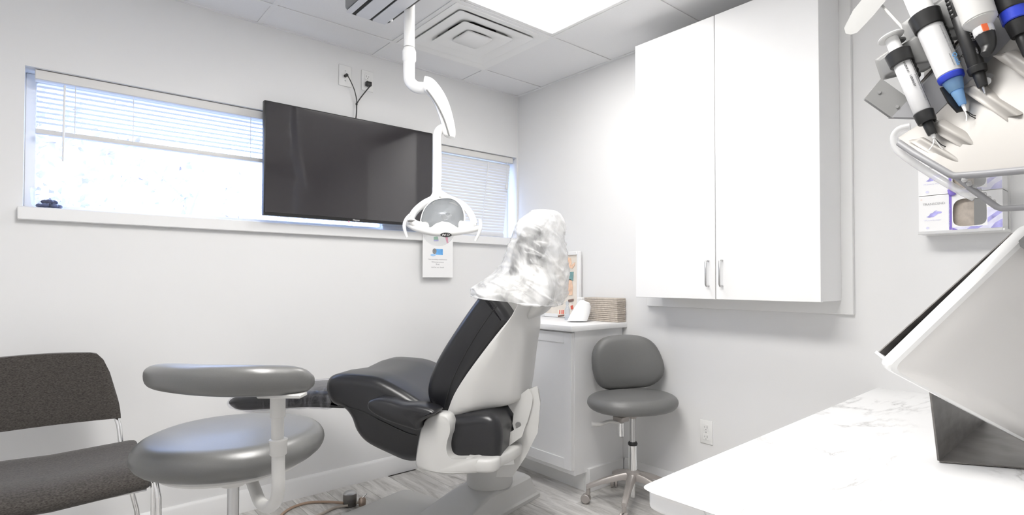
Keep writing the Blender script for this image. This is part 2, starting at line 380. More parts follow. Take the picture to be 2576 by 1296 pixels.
# baseboards
def base(name, pts, m=M['trim']):
    b = MB()
    b.loft(pts); return tag(b.build(name, m, origin=(0, 0, 0)), kind='structure')
def bb_prof(n):  # (out, z)
    return [(0, .0), (.016, 0), (.016, .088), (.010, .097), (.006, .104), (0, .104)]
base('baseboard_back', [[V((x, -o, z)) for o, z in bb_prof(0)] for x in (X0, 0)])
base('baseboard_right', [[V((-o, y, z+.02 if z > .05 else z)) for o, z in bb_prof(0)] for y in (-2.29, -.958)])
base('baseboard_left', [[V((X0+o, y, z)) for o, z in bb_prof(0)] for y in (Y0, -.02)])

# window
wn = thing('window_1', 'long clerestory window along the pale grey wall', None, (-1.28, .06, WZ0), kind='structure')
fr = MB()
for lo, hi in (((WX0, WZ0), (WX0+.035, WZ1)), ((WX1-.035, WZ0), (WX1, WZ1)), ((WX0+.035, WZ1-.035), (WX1-.035, WZ1)), ((WX0+.035, WZ0), (WX1-.035, WZ0+.03)), ((-.985, WZ0+.03), (-.945, WZ1-.035))):
    fr.box((lo[0], .105, lo[1]), (hi[0], .145, hi[1]), .003, 1)
fr.build('frame', M['white'], wn)
for xa, xb in ((WX0+.033, -.983), (-.947, WX1-.033)): MB().box((xa, .122, WZ0+.028), (xb, .127, WZ1-.033)).build('pane', M['glass'], wn)
MB().box((-2.572, -.03, 1.369), (0, -.0005, 1.421), .003, 1).build('sill', M['trim'], wn)
MB().box((WX0+.001, .0, 1.4155), (WX1-.001, .105, 1.4205), 0).build('sill_board', M['trim'], wn)

# blinds
def blind(label, xa, xb, zs, tilt, shift, zbot, ycen=.045):
    r = thing('window_blind', label, 'blind', ((xa+xb)/2, ycen, zbot), None)
    MB().box((xa, ycen-.028, WZ1-.042), (xb, ycen+.022, WZ1-.002), .003, 1).build('headrail', M['rail'], r)
    me = None
    for k, z in enumerate(zs):
        sh = shift*(k+1)/len(zs)
        if me is None:
            b = MB(); c, s_ = math.cos(tilt), math.sin(tilt); L = xb-xa-.012
            prof = [(-.0125, -.0006), (-.006, .0012), (0, .0018), (.006, .0012), (.0125, -.0006)]
            top = [V((0, p*c-q*s_, p*s_+q*c)) for p, q in prof]; bot = [t-V((0, -.0006*s_, .0006*c)) for t in top]
            ring = top+bot[::-1]
            b.loft([[V((-L/2, 0, 0))+p for p in ring], [V((L/2, 0, 0))+p for p in ring]])
            o = b.build('slat', M['slat'], None, origin=(0, 0, 0)); o.parent = r; me = o
            o.location = V(((xa+xb)/2+sh, ycen, z))-r.location
        else: copies(me, r, V(((xa+xb)/2+sh, ycen, z))-r.location)
    MB().box((xa+.004+shift, ycen-.014, zbot), (xb-.008+shift, ycen+.014, zbot+.02), .004, 2).build('bottom_rail', M['rail'], r)
    return r
zs1 = [1.925-.021*k for k in range(8)]
b1 = blind('white slat window blind raised halfway, at the left of the television', -2.528, -.99, zs1, R2(-5), 0, 1.728)
for xx in (-2.40, -2.2, -1.72, -1.2): MB().tube([(xx, .03, WZ1-.043), (xx, .03, 1.74)], .0016, 6).build('ladder_cord', M['slat'], b1)
MB().tube([(-2.435, .012, WZ1-.05), (-2.437, .010, 1.62)], .004, 8).build('tilt_wand', M['white'], b1)
zs2 = [1.930-.0196*k for k in range(25)]
b2 = blind('white slat window blind lowered and closed, beside the room corner', -.945, -.030, zs2, R2(72), -.062, 1.428)
MB().tube([(-.24, .022, 1.93), (-.30, .022, 1.45)], .003, 6).build('ladder_cord', M['white'], b2)
MB().tube([(-.085, .016, 1.95), (-.088, .016, 1.80)], .0016, 6).build('lift_cord', M['white'], b2)
MB().lathe([(.003, 0), (.009, .008), (.011, .03), (.006, .04), (.002, .045)], (-.088, .016, 1.757), (0, 0, 1), 10).build('cord_tassel', M['slat'], b2)

# ------------------------------------------------------------------ outside
tag(MB().box((-14, .5, -.5), (14, 26, -.3)).build('ground', M['ground'], origin=(0, 0, 0)), kind='structure')
def tree(x, y, h, rad, n, label):
    r = thing('tree', label, 'tree', (x, y, -.3))
    b = MB(); b.tube([(x, y, -.3), (x+.1, y, h*.5), (x-.05, y+.1, h*.95)], lambda t: .16*(1-.7*t), 8, 8)
    for k in range(7):
        a = k*2.4; z0 = h*(.35+.08*k); b.tube([(x, y, z0), (x+math.cos(a)*rad*.45, y+math.sin(a)*rad*.45, z0+.5), (x+math.cos(a)*rad*.8, y+math.sin(a)*rad*.8, z0+.8)], lambda t: .05*(1-.8*t), 6, 6)
    b.build('trunk', M['bark'], r)
    c = bmesh.new(); rr = random.Random(int(x*100))
    cl = [(rr.uniform(-1, 1), rr.uniform(-1, 1), rr.uniform(-1, 1)) for _ in range(55)]
    cl = [(x+p[0]*rad, y+p[1]*rad*.6, h*.62+p[2]*h*.42) for p in cl]
    for k in range(n):
        q = cl[k % len(cl)]; p = V((q[0]+rr.gauss(0, .26), q[1]+rr.gauss(0, .26), q[2]+rr.gauss(0, .22)))
        a = V((rr.gauss(0, 1), rr.gauss(0, 1), rr.gauss(0, 1))).normalized(); b2_ = a.orthogonal().normalized(); s = rr.uniform(.05, .11)
        vs = [c.verts.new(p+a*s), c.verts.new(p+b2_*s*.5), c.verts.new(p-a*s), c.verts.new(p-b2_*s*.5)]; c.faces.new(vs)
    me = MB(); me.bm.free(); me.bm = c; f = me.build('foliage', M['leaf'], r); f['kind'] = 'stuff'
tree(-3.2, 5.6, 3.7, 1.5, 3200, 'leafy tree seen through the left end of the window')
tree(-.6, 8.6, 3.9, 1.3, 1000, 'leafy tree seen through the window just left of the television')
tree(3.2, 12.5, 3.6, 1.2, 1000, 'small tree beyond the window, hidden mostly by the television')

# ------------------------------------------------------------------ television, plates, cords
tv = thing('television', 'large black flat television hung in front of the window', 'television', (-1.22, -.1, 1.448))
TX0, TX1, TZ0, TZ1 = -1.692, -.747, 1.448, 2.012
MB().box((TX0, -.098, TZ0), (TX1, -.066, TZ1), .004, 2).build('housing', M['black'], tv)
MB().box((TX0+.006, -.1005, TZ0+.014), (TX1-.006, -.0975, TZ1-.006), .001, 1).build('screen', M['screen'], tv)
MB().box((TX0+.12, -.066, TZ0+.06), (TX1-.12, -.04, TZ1-.2), .01, 2).build('rear_cover', M['black'], tv)
wm = MB(); wm.box((-1.32, -.04, 1.6), (-1.12, -.034, 1.995)); wm.box((-1.32, -.04, 1.99), (-1.12, -.0005, 1.996)); wm.build('wall_mount', M['black'], tv)
text('logo', 'Hisense', (-1.222, -.0995, TZ0+.004), (1, 0, 0), (0, 0, 1), .012, M['paper'], tv, 'CENTER')
MB().ball((-1.262, -.096, TZ0-.003), .0045).build('standby_light', M['pinkprint'], tv)
def plate(label, x, y, z, axis, group, kind):
    """a cover plate: axis 0 sits on the right wall, axis 1 on the back wall"""
    r = thing('outlet', label, 'outlet', (x, y, z), group)
    f = lambda a, d, b: V((x+a, y-d, z+b)) if axis == 1 else V((x-d, y+a, z+b))
    def bx(a0, a1, d0, d1, b0, b1, bev=0):
        p, q = f(a0, d0, b0), f(a1, d1, b1)
        return (V(map(min, p, q)), V(map(max, p, q)))
    lo, hi = bx(-.035, .035, .0005, .006, 0, .115); MB().box(lo, hi, .002, 2).build('cover_plate', M['white'], r)
    if kind == 'duplex':
        for zb in (.065, .018):
            lo, hi = bx(-.016, .016, .006, .008, zb, zb+.031); MB().box(lo, hi, .001, 1).build('receptacle', M['white'], r)
            s = MB()
            for a0, a1, b0, b1 in ((-.008, -.0058, .012, .023), (.0058, .008, .013, .021), (-.0022, .0022, .004, .008)):
                lo, hi = bx(a0, a1, .0078, .0084, zb+b0, zb+b1); s.box(lo, hi)
            s.build('slots', M['greyplastic'], r)
        c = f(0, .0062, .0575); MB().ball(c, .003).build('screw', M['steel'], r)
    else:
        for zb in (.085, .030): MB().ball(f(0, .0062, zb), .0028).build('screw', M['steel'], r)
        c = f(.0, .006, .0575); n = f(0, 1, 0)-f(0, 0, 0)
        MB().cyl(c, c+n*.008, .007, seg=10).build('socket', M['steel'], r)
    return r
plate('blank-sided white wall plate with one round plug, above the television', -1.25, 0, 2.205, 1, 'white wall plates', 'coax')
plate('white wall outlet with a plugged black cord, above the television', -1.12, 0, 2.207, 1, 'white wall plates', 'duplex')
plate('white wall outlet low on the wall beside the grey stool', 0, -1.474, .317, 0, 'white wall plates', 'duplex')
c = MB(); A = V((-1.25, -.02, 2.2615)); J = on(897, 262, 1, -.02); E = on(895, 300, 1, -.03)
cb = thing('power_cord', 'thin black cords joining above the television top', 'cord', (J.x, J.y, E.z-.03))
MB().cyl((-1.25, -.006, 2.2615), (-1.25, -.030, 2.2615), .0085, seg=10).build('round_plug', M['black'], cb)
q = on(926, 213, 1, -.012); MB().box((q.x-.018, -.034, q.z-.012), (q.x+.014, -.009, q.z+.013), .004, 2).build('plug', M['black'], cb)
MB().tube([(-1.25, -.03, 2.2615), on(880, 200, 1, -.034), on(891, 225, 1, -.03), on(897, 250, 1, -.022), J], .0026, 8, 22).build('cord', M['black'], cb)
MB().tube([(q.x+.006, -.034, q.z-.008), on(915, 236, 1, -.034), on(903, 252, 1, -.026), J], .0032, 8, 18).build('cord', M['black'], cb)
MB().tube([J, on(897, 280, 1, -.024), E, E-V((0, -.006, .0))], .0032, 8, 12).build('cord', M['black'], cb)
MB().ball(J, .006, 1, 1, 1.4, 10).build('cable_tie', M['black'], cb)

# note sheet hanging from the sill edge
N0, N1 = on(1063, 698, 1, -.034), on(1139, 700, 1, -.034)
nx0, nx1, nz0, nz1 = N0.x, N1.x, N0.z, 1.415
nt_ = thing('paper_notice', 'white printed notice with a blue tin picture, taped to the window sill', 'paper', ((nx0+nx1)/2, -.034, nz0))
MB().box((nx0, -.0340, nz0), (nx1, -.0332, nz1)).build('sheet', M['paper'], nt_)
def npx(u, v): p = on(u, v, 1, -.0343); return p
def flat(pts, m, name, par, off=(0, -.0004, 0)): return MB().prism(pts, off).build(name, m, par)
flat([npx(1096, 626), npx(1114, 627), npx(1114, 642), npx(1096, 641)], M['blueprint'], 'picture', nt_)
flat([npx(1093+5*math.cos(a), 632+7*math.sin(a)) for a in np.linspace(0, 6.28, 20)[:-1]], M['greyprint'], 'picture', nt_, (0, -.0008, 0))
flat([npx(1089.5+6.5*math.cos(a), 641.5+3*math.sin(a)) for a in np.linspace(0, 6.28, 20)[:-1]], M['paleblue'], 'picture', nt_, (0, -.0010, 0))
for v, t, wd in ((653.5, 'Now providing complimentary', 47), (660.5, 'Whitening systems', 31), (667, 'free', 9), (674, 'Ask for our details', 32)):
    a, b = npx(1101-wd/2, v), npx(1101+wd/2, v); text('lettering', t, (a.x, -.0343, a.z), (1, 0, 0), (0, 0, 1), .012, M['ink'], nt_, fit=(b.x-a.x))
flat([npx(1091, 596), npx(1101, 595), npx(1103, 603), npx(1091, 605)], M['greenreflection'], 'picture', nt_)  # reflection in the splash shield, painted as a patch on the sheet
flat([npx(1091, 604), npx(1103, 603), npx(1103, 607), npx(1091, 607)], M['violet'], 'picture', nt_, (0, -.0008, 0))  # lower edge of that painted shield reflection
flat([npx(1120, 597), npx(1126, 597), npx(1128, 612), npx(1124, 612)], M['pinkprint'], 'picture', nt_)  # pink reflection in the shield, also painted on the sheet

# glass bowl with dark pebbles on the sill
p = on(124, 519, 1, .03)
gb = thing('glass_bowl', 'clear glass bowl on the left end of the window sill', 'bowl', (p.x, .03, 1.421))
gc = V((p.x, .035, 1.421)); PS = .8
MB().lathe([(r_*.85, h_*.85) for r_, h_ in ((.05, .001), (.066, .02), (.07, .06), (.072, .10), (.069, .10), (.067, .06), (.063, .022), (.047, .005))], gc, seg=28).build('bowl', M['glass'], gb)
k = 0
for a, rr_, z in ((0, .036, .016), (1.05, .036, .016), (2.1, .036, .016), (3.14, .036, .016), (4.2, .036, .016), (5.24, .036, .016), (0, 0, .017), (.5, .02, .038), (2.6, .02, .038), (4.7, .02, .038)):
    pb = MB().ball(gc+V((math.cos(a)*rr_, math.sin(a)*rr_, z))*PS, .0165*PS, 1.05, .95, .72, 12).build('pebble', M['pebble'])
    tag(pb, 'smooth dark pebble inside the glass bowl', 'pebble', 'dark pebbles in the glass bowl')

# ------------------------------------------------------------------ ceiling vent
vx0, vx1, vy0, vy1 = -1.073, -.487, -.846, -.260; vcx, vcy = (vx0+vx1)/2, (vy0+vy1)/2
vt = thing('ceiling_vent', 'square white ceiling air vent with stepped louvres', 'vent', (vcx, vcy, H))
def sq(h, z, rc=.0, n=5):
    if rc == 0: return [V((vcx+a*h, vcy+b*h, z)) for a, b in ((-1, -1), (1, -1), (1, 1), (-1, 1))]
    out = []
    for (a, b, t0) in ((1, 1, 0), (-1, 1, 90), (-1, -1, 180), (1, -1, 270)):
        for i in range(n): t = R2(t0+90*i/(n-1)); out.append(V((vcx+a*(h-rc)+rc*math.cos(t), vcy+b*(h-rc)+rc*math.sin(t), z)))
    return out
MB().loft([sq(.293, H, .005), sq(.293, H-.006, .005), sq(.262, H-.006, .01), sq(.205, H+.024, .05), sq(.16, H+.034, .08), sq(.13, H+.034, .115)], caps=False).build('frame', M['white'], vt)
for h0, hi_, dz, dd in ((.236, .200, -.003, .014), (.158, .122, -.004, .012)):
    MB().loft([sq(hi_-.05, H+dd+.004, .05), sq(h0, H+dz+.003, .015), sq(h0, H+dz, .015), sq(hi_, H+dz-.002, .012), sq(hi_-.05, H+dd, .05)], caps=False).build('louvre', M['white'], vt)
MB().loft([sq(.078, H+.004, .012), sq(.080, H-.003, .012), sq(.076, H-.006, .012)]).build('center_plate', M['white'], vt)
MB().lathe([(.128, .0345), (.128, .12)], (vcx, vcy, H), seg=28).build('duct', M['dark'], vt)
MB().box((vcx-.004, vcy-.004, H+.004), (vcx+.004, vcy+.004, H+.075)).build('hanger_rod', M['white'], vt)

# ceiling-mounted grey light tray
zc = 2.30
P = {k: on(u, v, 2, zc) for k, (u, v) in dict(c=(972, 64), l=(857, 24), r=(1040, 20)).items()}
cx1, cy1 = P['c'].x, P['c'].y; cx0 = on(866, 28, 2, zc).x; cyb = cy1-.62
tr = thing('ceiling_light_tray', 'grey ceiling fixture tray with frosted panels and black dividers', 'ceiling fixture', ((cx0+cx1)/2, cy1-.3, zc))
def rrect(x0, y0, x1, y1, z, rc, n=6):
    out = []
    for (a, b, t0) in ((x1-rc, y1-rc, 0), (x0+rc, y1-rc, 90), (x0+rc, y0+rc, 180), (x1-rc, y0+rc, 270)):
        for i in range(n): t = R2(t0+90*i/(n-1)); out.append(V((a+rc*math.cos(t), b+rc*math.sin(t), z)))
    return out
MB().loft([rrect(cx0, cyb, cx1, cy1, zc, .045), rrect(cx0-.006, cyb-.006, cx1+.006, cy1+.006, zc+.012, .045), rrect(cx0-.006, cyb-.006, cx1+.006, cy1+.006, zc+.05, .045), rrect(cx0+.03, cyb+.03, cx1-.03, cy1-.03, zc+.08, .045)]).build('housing', M['greyplastic'], tr)
MB().loft([rrect(cx0+.006, cyb+.006, cx1-.006, cy1-.006, zc-.003, .042), rrect(cx0+.006, cyb+.006, cx1-.006, cy1-.006, zc+.001, .042)]).build('divider', M['black'], tr)
W_ = cx1-cx0
for a, b in ((.02, .15), (.24, .56), (.62, .93)):
    MB().loft([rrect(cx0+W_*a, cyb+.02, cx0+W_*b, cy1-.012, zc-.006, .008), rrect(cx0+W_*a, cyb+.02, cx0+W_*b, cy1-.012, zc-.002, .008)]).build('lens', M['bluegrey'], tr)
MB().cyl((cx0+W_*.94, cy1-.075, zc-.012), (cx0+W_*.94, cy1-.075, zc-.002), .006, seg=10).build('clip', M['paper'], tr)
MB().cyl((cx0+W_*.5, cy1-.3, zc+.07), (cx0+W_*.5, cy1-.3, H-.004), .03).build('drop_rod', M['white'], tr)

# ------------------------------------------------------------------ wall cabinet
wc = thing('wall_cabinet', 'tall white two-door wall cabinet on a backer board', 'cabinet', (0, -1.64, .99))
MB().box((-.020, -2.156, .990), (-.0005, -1.122, 2.385), .002, 1).build('backer_board', M['panelgrey'], wc)
MB().box((-.213, -2.112, 1.047), (-.0205, -1.218, 2.325), .0015, 1).build('body', M['cab'], wc)
for ya, yb, hy in ((-1.6625, -1.216, -1.630), (-2.114, -1.6655, -1.698)):
    d = MB().box((-.232, ya, 1.045), (-.214, yb, 2.328), .0015, 1).build('door', M['cab'], wc)
    MB().tube([(-.231, hy, 1.105), (-.252, hy, 1.105), (-.258, hy, 1.112), (-.258, hy, 1.212), (-.252, hy, 1.219), (-.231, hy, 1.219)], .0042, 8).build('handle', M['steel'], d)

# ------------------------------------------------------------------ corner base cabinet, its countertop and things on it
bc = thing('base_cabinet', 'white shaker base cabinet standing in the room corner', 'cabinet', (-.21, -.5, 0))
MB().box((-.392, -.939, .105), (-.001, -.018, .8625), .0015, 1).build('body', M['cab'], bc)
MB().box((-.30, -.925, 0), (-.02, -.018, .1045)).build('toe_kick', M['panelgrey'], bc)
MB().box((-.30, -.957, 0), (-.018, -.9255, .125), .002, 1).build('baseboard', M['trim'], bc)
def shaker(y0, y1, z0, z1):
    d = MB(); t = .055
    d.box((-.406, y0, z0), (-.3925, y1, z1))
    for lo, hi in (((y0, z0), (y0+t, z1)), ((y1-t, z0), (y1, z1)), ((y0+t, z0), (y1-t, z0+t)), ((y0+t, z1-t), (y1-t, z1))):
        d.box((-.413, lo[0], lo[1]), (-.406, hi[0], hi[1]), .001, 1)
    return d.build('door', M['cab'], bc)
shaker(-.935, -.48, .133, .852); shaker(-.476, -.03, .133, .852)
ct = MB().box((-.445, -.972, .863), (-.001, -.0005, .893), .004, 2).build('countertop', M['cab'])
tag(ct, 'white slab countertop on the corner base cabinet', 'countertop')
CT = .893
# paper towels
pb_ = V((-.082, -.968, CT)); pa = V((-.082, -.712, CT)); ez = V((0, -1, 0)); ey = V((1, 0, 0)); L_ = .256; Dp = .074
tw = thing('paper_towel_stack', 'stack of folded kraft paper towels on the corner countertop', 'paper towels', (pa+pb_)/2+ey*.05)
hh = on(1556, 751, 0, -.082).z-CT; nlay = 12
for k in range(nlay):
    z0 = CT+.001+hh*k/nlay; z1 = CT+.001+hh*(k+1)/nlay-.0009; j = random.uniform(-.0025, .0025)
    o = pa+ez*j+ey*random.uniform(0, .002)
    mx = Matrix.Translation((o.x, o.y, 0)) @ Matrix(((ez.x, ey.x, 0, 0), (ez.y, ey.y, 0, 0), (0, 0, 1, 0), (0, 0, 0, 1)))
    MB().box((0, 0, z0), (L_, Dp, z1), .003, 2, mx).build('towel', M['towel'], tw)
# white tissue holder
def hull_blob(name, label, cat, rings, m, **k):
    b = MB(); b.loft(rings); o = b.build(name, m); tag(o, label, cat, **k); return o
def ring_ell(c, rx, ry, n=24, p=2.0, rot=0, ex=None, eyv=None):
    ex = ex or V((1, 0, 0)); eyv = eyv or V((0, 1, 0)); out = []
    for i in range(n):
        t = 2*math.pi*i/n; a, b = math.cos(t), math.sin(t)
        a = math.copysign(abs(a)**(2/p), a); b = math.copysign(abs(b)**(2/p), b); out.append(V(c)+ex*a*rx+eyv*b*ry)
    return out
EX = V((RT.x, RT.y, 0)).normalized(); EYH = V((FW.x, FW.y, 0)).normalized()
s0 = on(1455, 811, 2, CT+.001); S0d = (s0-CAM).dot(FW)
def atd(u, v, d=0): return dep(u, v, S0d+d)
rg = []
for v, ul, ur in ((808, 1428, 1479), (800, 1432, 1482), (785, 1440, 1487), (772, 1448, 1488), (763, 1455, 1485), (758, 1459, 1474), (756, 1462, 1470)):
    a, b = atd(ul, v), atd(ur, v); rg.append(ring_ell((a+b)/2+EYH*.04, (b-a).length/2, .045*(1 if v > 760 else .6), 24, 2.6, ex=EX, eyv=EYH))
hull_blob('tissue_pack', 'rounded white tissue pack leaning on the paper towels', 'tissues', rg, M['tissue'])
# framed board with pictures, standing on the countertop against the wall
fx = -.035
fa, fb = on(1457, 632, 0, fx), on(1447, 800, 0, fx)
fy0, fy1, fz1 = fa.y, fa.y+.34, fa.z
pbz = CT+.001
pbd = thing('picture_board', 'white framed board of cut-out pictures on the corner countertop', 'picture frame', (fx, (fy0+fy1)/2, pbz))
f = MB()
for lo, hi in (((fy0, pbz), (fy0+.022, fz1)), ((fy1-.022, pbz), (fy1, fz1)), ((fy0+.022, pbz), (fy1-.022, pbz+.022)), ((fy0+.022, fz1-.022), (fy1-.022, fz1))): f.box((fx-.001, lo[0], lo[1]), (fx+.024, hi[0], hi[1]), .003, 1)
f.build('frame', M['trim'], pbd)
MB().box((fx+.009, fy0+.021, pbz+.021), (fx+.015, fy1-.021, fz1-.021)).build('backing', M['tan'], pbd)
def onb(u, v): return on(u, v, 0, fx+.008)
def cut(px, m): MB().prism([onb(*q) for q in px], (-.003, 0, 0)).build('picture', m, pbd)
cut([(1430, 648), (1436, 650), (1438, 662), (1434, 673), (1428, 672)], M['peach']); cut([(1437, 668), (1447, 660), (1446, 668), (1440, 676), (1433, 674)], M['peach'])
cut([(1432, 685), (1443, 684), (1442, 706), (1431, 704)], M['teal']); cut([(1431, 702), (1438, 704), (1441, 722), (1440, 743), (1427, 742), (1428, 720)], M['peach'])
cut([(1430, 754), (1443, 752), (1443, 758), (1430, 761)], M['brown']); cut([(1436, 770), (1441, 768), (1442, 778), (1437, 779)], M['redprint'])
# small picture card
q0 = on(1411, 802, 2, CT+.001)
pcard = thing('picture_card', 'small picture card with red figures beside the dental chair headrest', 'card', q0)
zq = q0
qd = (q0-CAM).dot(FW)
def qq(u, v, e=0): return dep(u, v, qd+e)
MB().prism([qq(1403, 799), qq(1420, 796), qq(1420, 777), qq(1403, 780)], EYH*.006).build('card', M['tan'], pcard)
MB().prism([qq(1403.5, 798.6), qq(1419.5, 795.6), qq(1419.5, 791), qq(1403.5, 794)], -EYH*.001).build('band', M['brown'], pcard)
for u_ in (1407, 1412.5, 1416): MB().prism([qq(u_, 780), qq(u_+2.2, 780), qq(u_+2.4, 790), qq(u_-.4, 790)], -EYH*.001).build('figure', M['redprint'], pcard)
# clear bottles
def bottle(label, u, v, h, r, prof, m, pump=False, d=0):
    c = on(u, v, 2, CT+.0005)
    t = thing('pump_bottle' if pump else 'clear_bottle', label, 'bottle', c)
    MB().lathe([(r*a, h*b) for a, b in prof], c, seg=20).build('body', m, t)
    if pump:
        MB().lathe([(r*.42, h), (r*.42, h*1.1), (r*.2, h*1.1), (r*.2, h*1.28)], c, seg=14).build('collar', M['white'], t)
        MB().box(c+V((-.011, -.011, h*1.28)), c+V((.011, .03, h*1.28+.016)), .004, 2).build('pump_head', M['white'], t)
    return t
bottle('clear pump bottle standing behind the white tissue pack', 1464, 807, .095, .02, [(.95, 0), (1, .03), (1, .7), (.9, .82), (.42, .95), (.42, 1)], M['bottle'], True)
bottle('small clear round-capped bottle next to the picture card', 1427, 805, .112, .016, [(.95, 0), (1, .05), (1, .55), (.6, .68), (.4, .75), (.45, .78), (.62, .84), (.62, .93), (.3, 1)], M['bottle'])

# ------------------------------------------------------------------ dental chair
TH = R2(36); LA = V((math.cos(TH), math.sin(TH), 0)); FA = V((-math.sin(TH), math.cos(TH), 0))
CN = on(1105, 1075, 2, .57); CO = CN+LA*.30; CO.z = 0
def SP(u, v, s):
    d = ray(u, v); t = (s-(CAM-CO).dot(LA))/d.dot(LA); p = CAM+d*t-CO; return (p.dot(FA), p.z)
def CW(t, s, z): return CO+FA*t+LA*s+V((0, 0, z))
dc = thing('dental_chair', 'black and white reclined dental chair facing the window', 'dental chair', CO)
def pillow(pts, stations, n=48, smooth=True):
    """side profile (t,z) carried across s; stations: (s, inset)"""
    pr = [V((p[0], p[1], 0)) for p in pts]
    if smooth: pr = spline(pr, n, True)
    cx = sum(p.x for p in pr)/len(pr); cy = sum(p.y for p in pr)/len(pr)
    m = len(pr); nr = []
    area = sum(pr[i].x*pr[(i+1) % m].y-pr[(i+1) % m].x*pr[i].y for i in range(m))
    for i in range(m):
        d = pr[(i+1) % m]-pr[i-1]; nn = V((d.y, -d.x, 0)); nn = nn.normalized() if nn.length > 0 else V((0, 0, 0)); nr.append(nn if area > 0 else -nn)
    # smooth normals so that insets stay clean
    for _ in range(2): nr = [(nr[i-1]+nr[i]*2+nr[(i+1) % m]).normalized() for i in range(m)]
    return [[CW(p.x-q.x*ins, s, p.y-q.y*ins) for p, q in zip(pr, nr)] for s, ins in stations]
def cush(w, th=.05, far=None, dish=0, n=6):
    """stations of a cushion half width w, shoulder radius th"""
    st = []
    for i in range(n+1):
        a = math.pi/2*i/n; st.append((-w+th*(1-math.sin(a)), th*(1-math.cos(a))))
    st = st[::-1]
    st = [(-w+th*(1-math.sin(math.pi/2*(1-i/n))), th*(1-math.cos(math.pi/2*(1-i/n)))) for i in range(n+1)]
    st = [(-w+th*(1-math.cos(math.pi/2*i/n)), th*(1-math.sin(math.pi/2*i/n))) for i in range(n+1)]
    mid = [(-w*.5, -dish*.0), (0, dish), (w*.5, 0)] if dish else [(0, 0)]
    return st+mid+[(-s, d) for s, d in st[::-1]]
# seat
sb = [SP(u, v, -.26) for u, v in ((1118, 1046), (1060, 1012), (1005, 978), (948, 950), (885, 941), (842, 942), (824, 957), (822, 985), (838, 1015), (866, 1028), (884, 1050), (898, 1085), (925, 1115), (980, 1143), (1022, 1160), (1060, 1160), (1130, 1155))]
tR = -.235
sb += [(tR+.03, sb[-1][1]+.0), (tR, sb[-1][1]+.06), (tR+.005, sb[0][1]-.02), (tR+.06, sb[0][1]+.02)]
seat = MB().loft(pillow(sb, cush(.285, .04, dish=.012), 90)).build('seat', M['leather'], dc, ang=60)
def seam(pts, name, parent, r=.0022, m=None): MB().tube(pts, r, 6, n=28).build(name, m or M['black'], parent)
seam([dep(u, v, d) for u, v, d in ()] or [CW(*((lambda q: (q[0], -.2865, q[1]))(SP(u, v, -.2865)))) for u, v in ((850, 1020), (905, 1034), (960, 1060), (1020, 1088), (1048, 1096))], 'seam', seat)
# leg rest
lg = [SP(u, v, -.16) for u, v in ((905, 985), (840, 984), (765, 985), (690, 988), (625, 993), (585, 1001), (571, 1012), (580, 1026), (605, 1034), (680, 1031), (760, 1027), (850, 1026), (910, 1040))]
rr_ = pillow(lg, cush(.17, .026), 72)
for ring in rr_:
    for p in ring:
        t = (p-CO).dot(FA); s = (p-CO).dot(LA); k = max(0, (t-.72)/.4); p += LA*(-s*.22*k-.03*k)
leg = MB().loft(rr_).build('leg_rest', M['leather'], dc, ang=60)
rr2 = pillow([SP(u, v, -.165) for u, v in ((828, 981), (765, 982), (690, 985), (625, 990), (582, 998), (566, 1012), (576, 1030), (605, 1037), (680, 1034), (760, 1030), (832, 1029))], cush(.176, .026), 72)
for ring in rr2:
    for p in ring:
        t = (p-CO).dot(FA); s = (p-CO).dot(LA); k = max(0, (t-.72)/.4); p += LA*(-s*.22*k-.03*k); p += V((0, 0, .006*noise.noise(p*22)))
pf = MB().loft(rr2).build('plastic_cover', M['film'], dc, ang=60); tag(pf, 'clear plastic film over the leg rest')
# back cushion
fr_ = [(1220, 728), (1192, 758), (1150, 818), (1110, 880), (1084, 930), (1071, 975), (1074, 1008), (1090, 1030), (1118, 1042)]
bk_ = [(1140, 1020), (1165, 955), (1205, 900), (1255, 836), (1284, 800)]
bp_ = [SP(u, v, -.24) for u, v in fr_+[(u+k_, v) for k_, (u, v) in zip((10, 10, 8, 4, -4), bk_)]]
bcush = MB().loft(pillow(bp_, cush(.240, .034, dish=-.012), 90)).build('back_cushion', M['leather'], dc, ang=60)
seam([CW(*((lambda q: (q[0], -.2405, q[1]))(SP(u, v, -.2405)))) for u, v in ((1248, 770), (1205, 832), (1165, 900), (1135, 965), (1118, 1025))], 'seam', bcush)
# back shell: wide rim at the cushion, narrower rear face
def crest(u, v, s): q = SP(u, v, s); return q
lev = [ # rim px on near side, rear crease px, half widths
    ((1313, 735), (1362, 722), .215, .135), ((1290, 790), (1326, 786), .228, .145), ((1252, 838), (1322, 836), .238, .15), ((1212, 890), (1313, 890), .244, .152), ((1172, 945), (1306, 945), .246, .15), ((1143, 992), (1300, 992), .246, .145), ((1128, 1030), (1288, 1018), .246, .14), ((1118, 1056), (1188, 1037), .249, .19), ((1108, 1076), (1150, 1062), .251, .225), ((1108, 1096), (1136, 1090), .250, .238)]
rings = []
for (fu, fv), (ru, rv), wf, wr in lev:
    ft, fz = SP(fu, fv, -wf); rt_, rz = SP(ru, rv, -wr)
    ring = []
    for s, k in ((-wf, 0), (-wf-.004, .12), (-wf+.008, .35), (-(wf*.5+wr*.5)-.004, .62), (-wr-.018, .86), (-wr+.004, .97), (-wr+.04, 1.03), (0, 1.06), (wr-.04, 1.03), (wr-.004, .97), (wr+.018, .86), ((wf*.5+wr*.5)+.004, .62), (wf-.008, .35), (wf+.004, .12), (wf, 0)):
        ring.append(CW(ft+(rt_-ft)*k, s, fz+(rz-fz)*k))
    rings.append(ring)
sh = MB(); fine = []
for j in range(len(rings[0])): fine.append(spline([r[j] for r in rings], 26))
rows = [[fine[j][i] for j in range(len(fine))] for i in range(26)]
inner = [[p-(FA*-.012) for p in r] for r in rows]
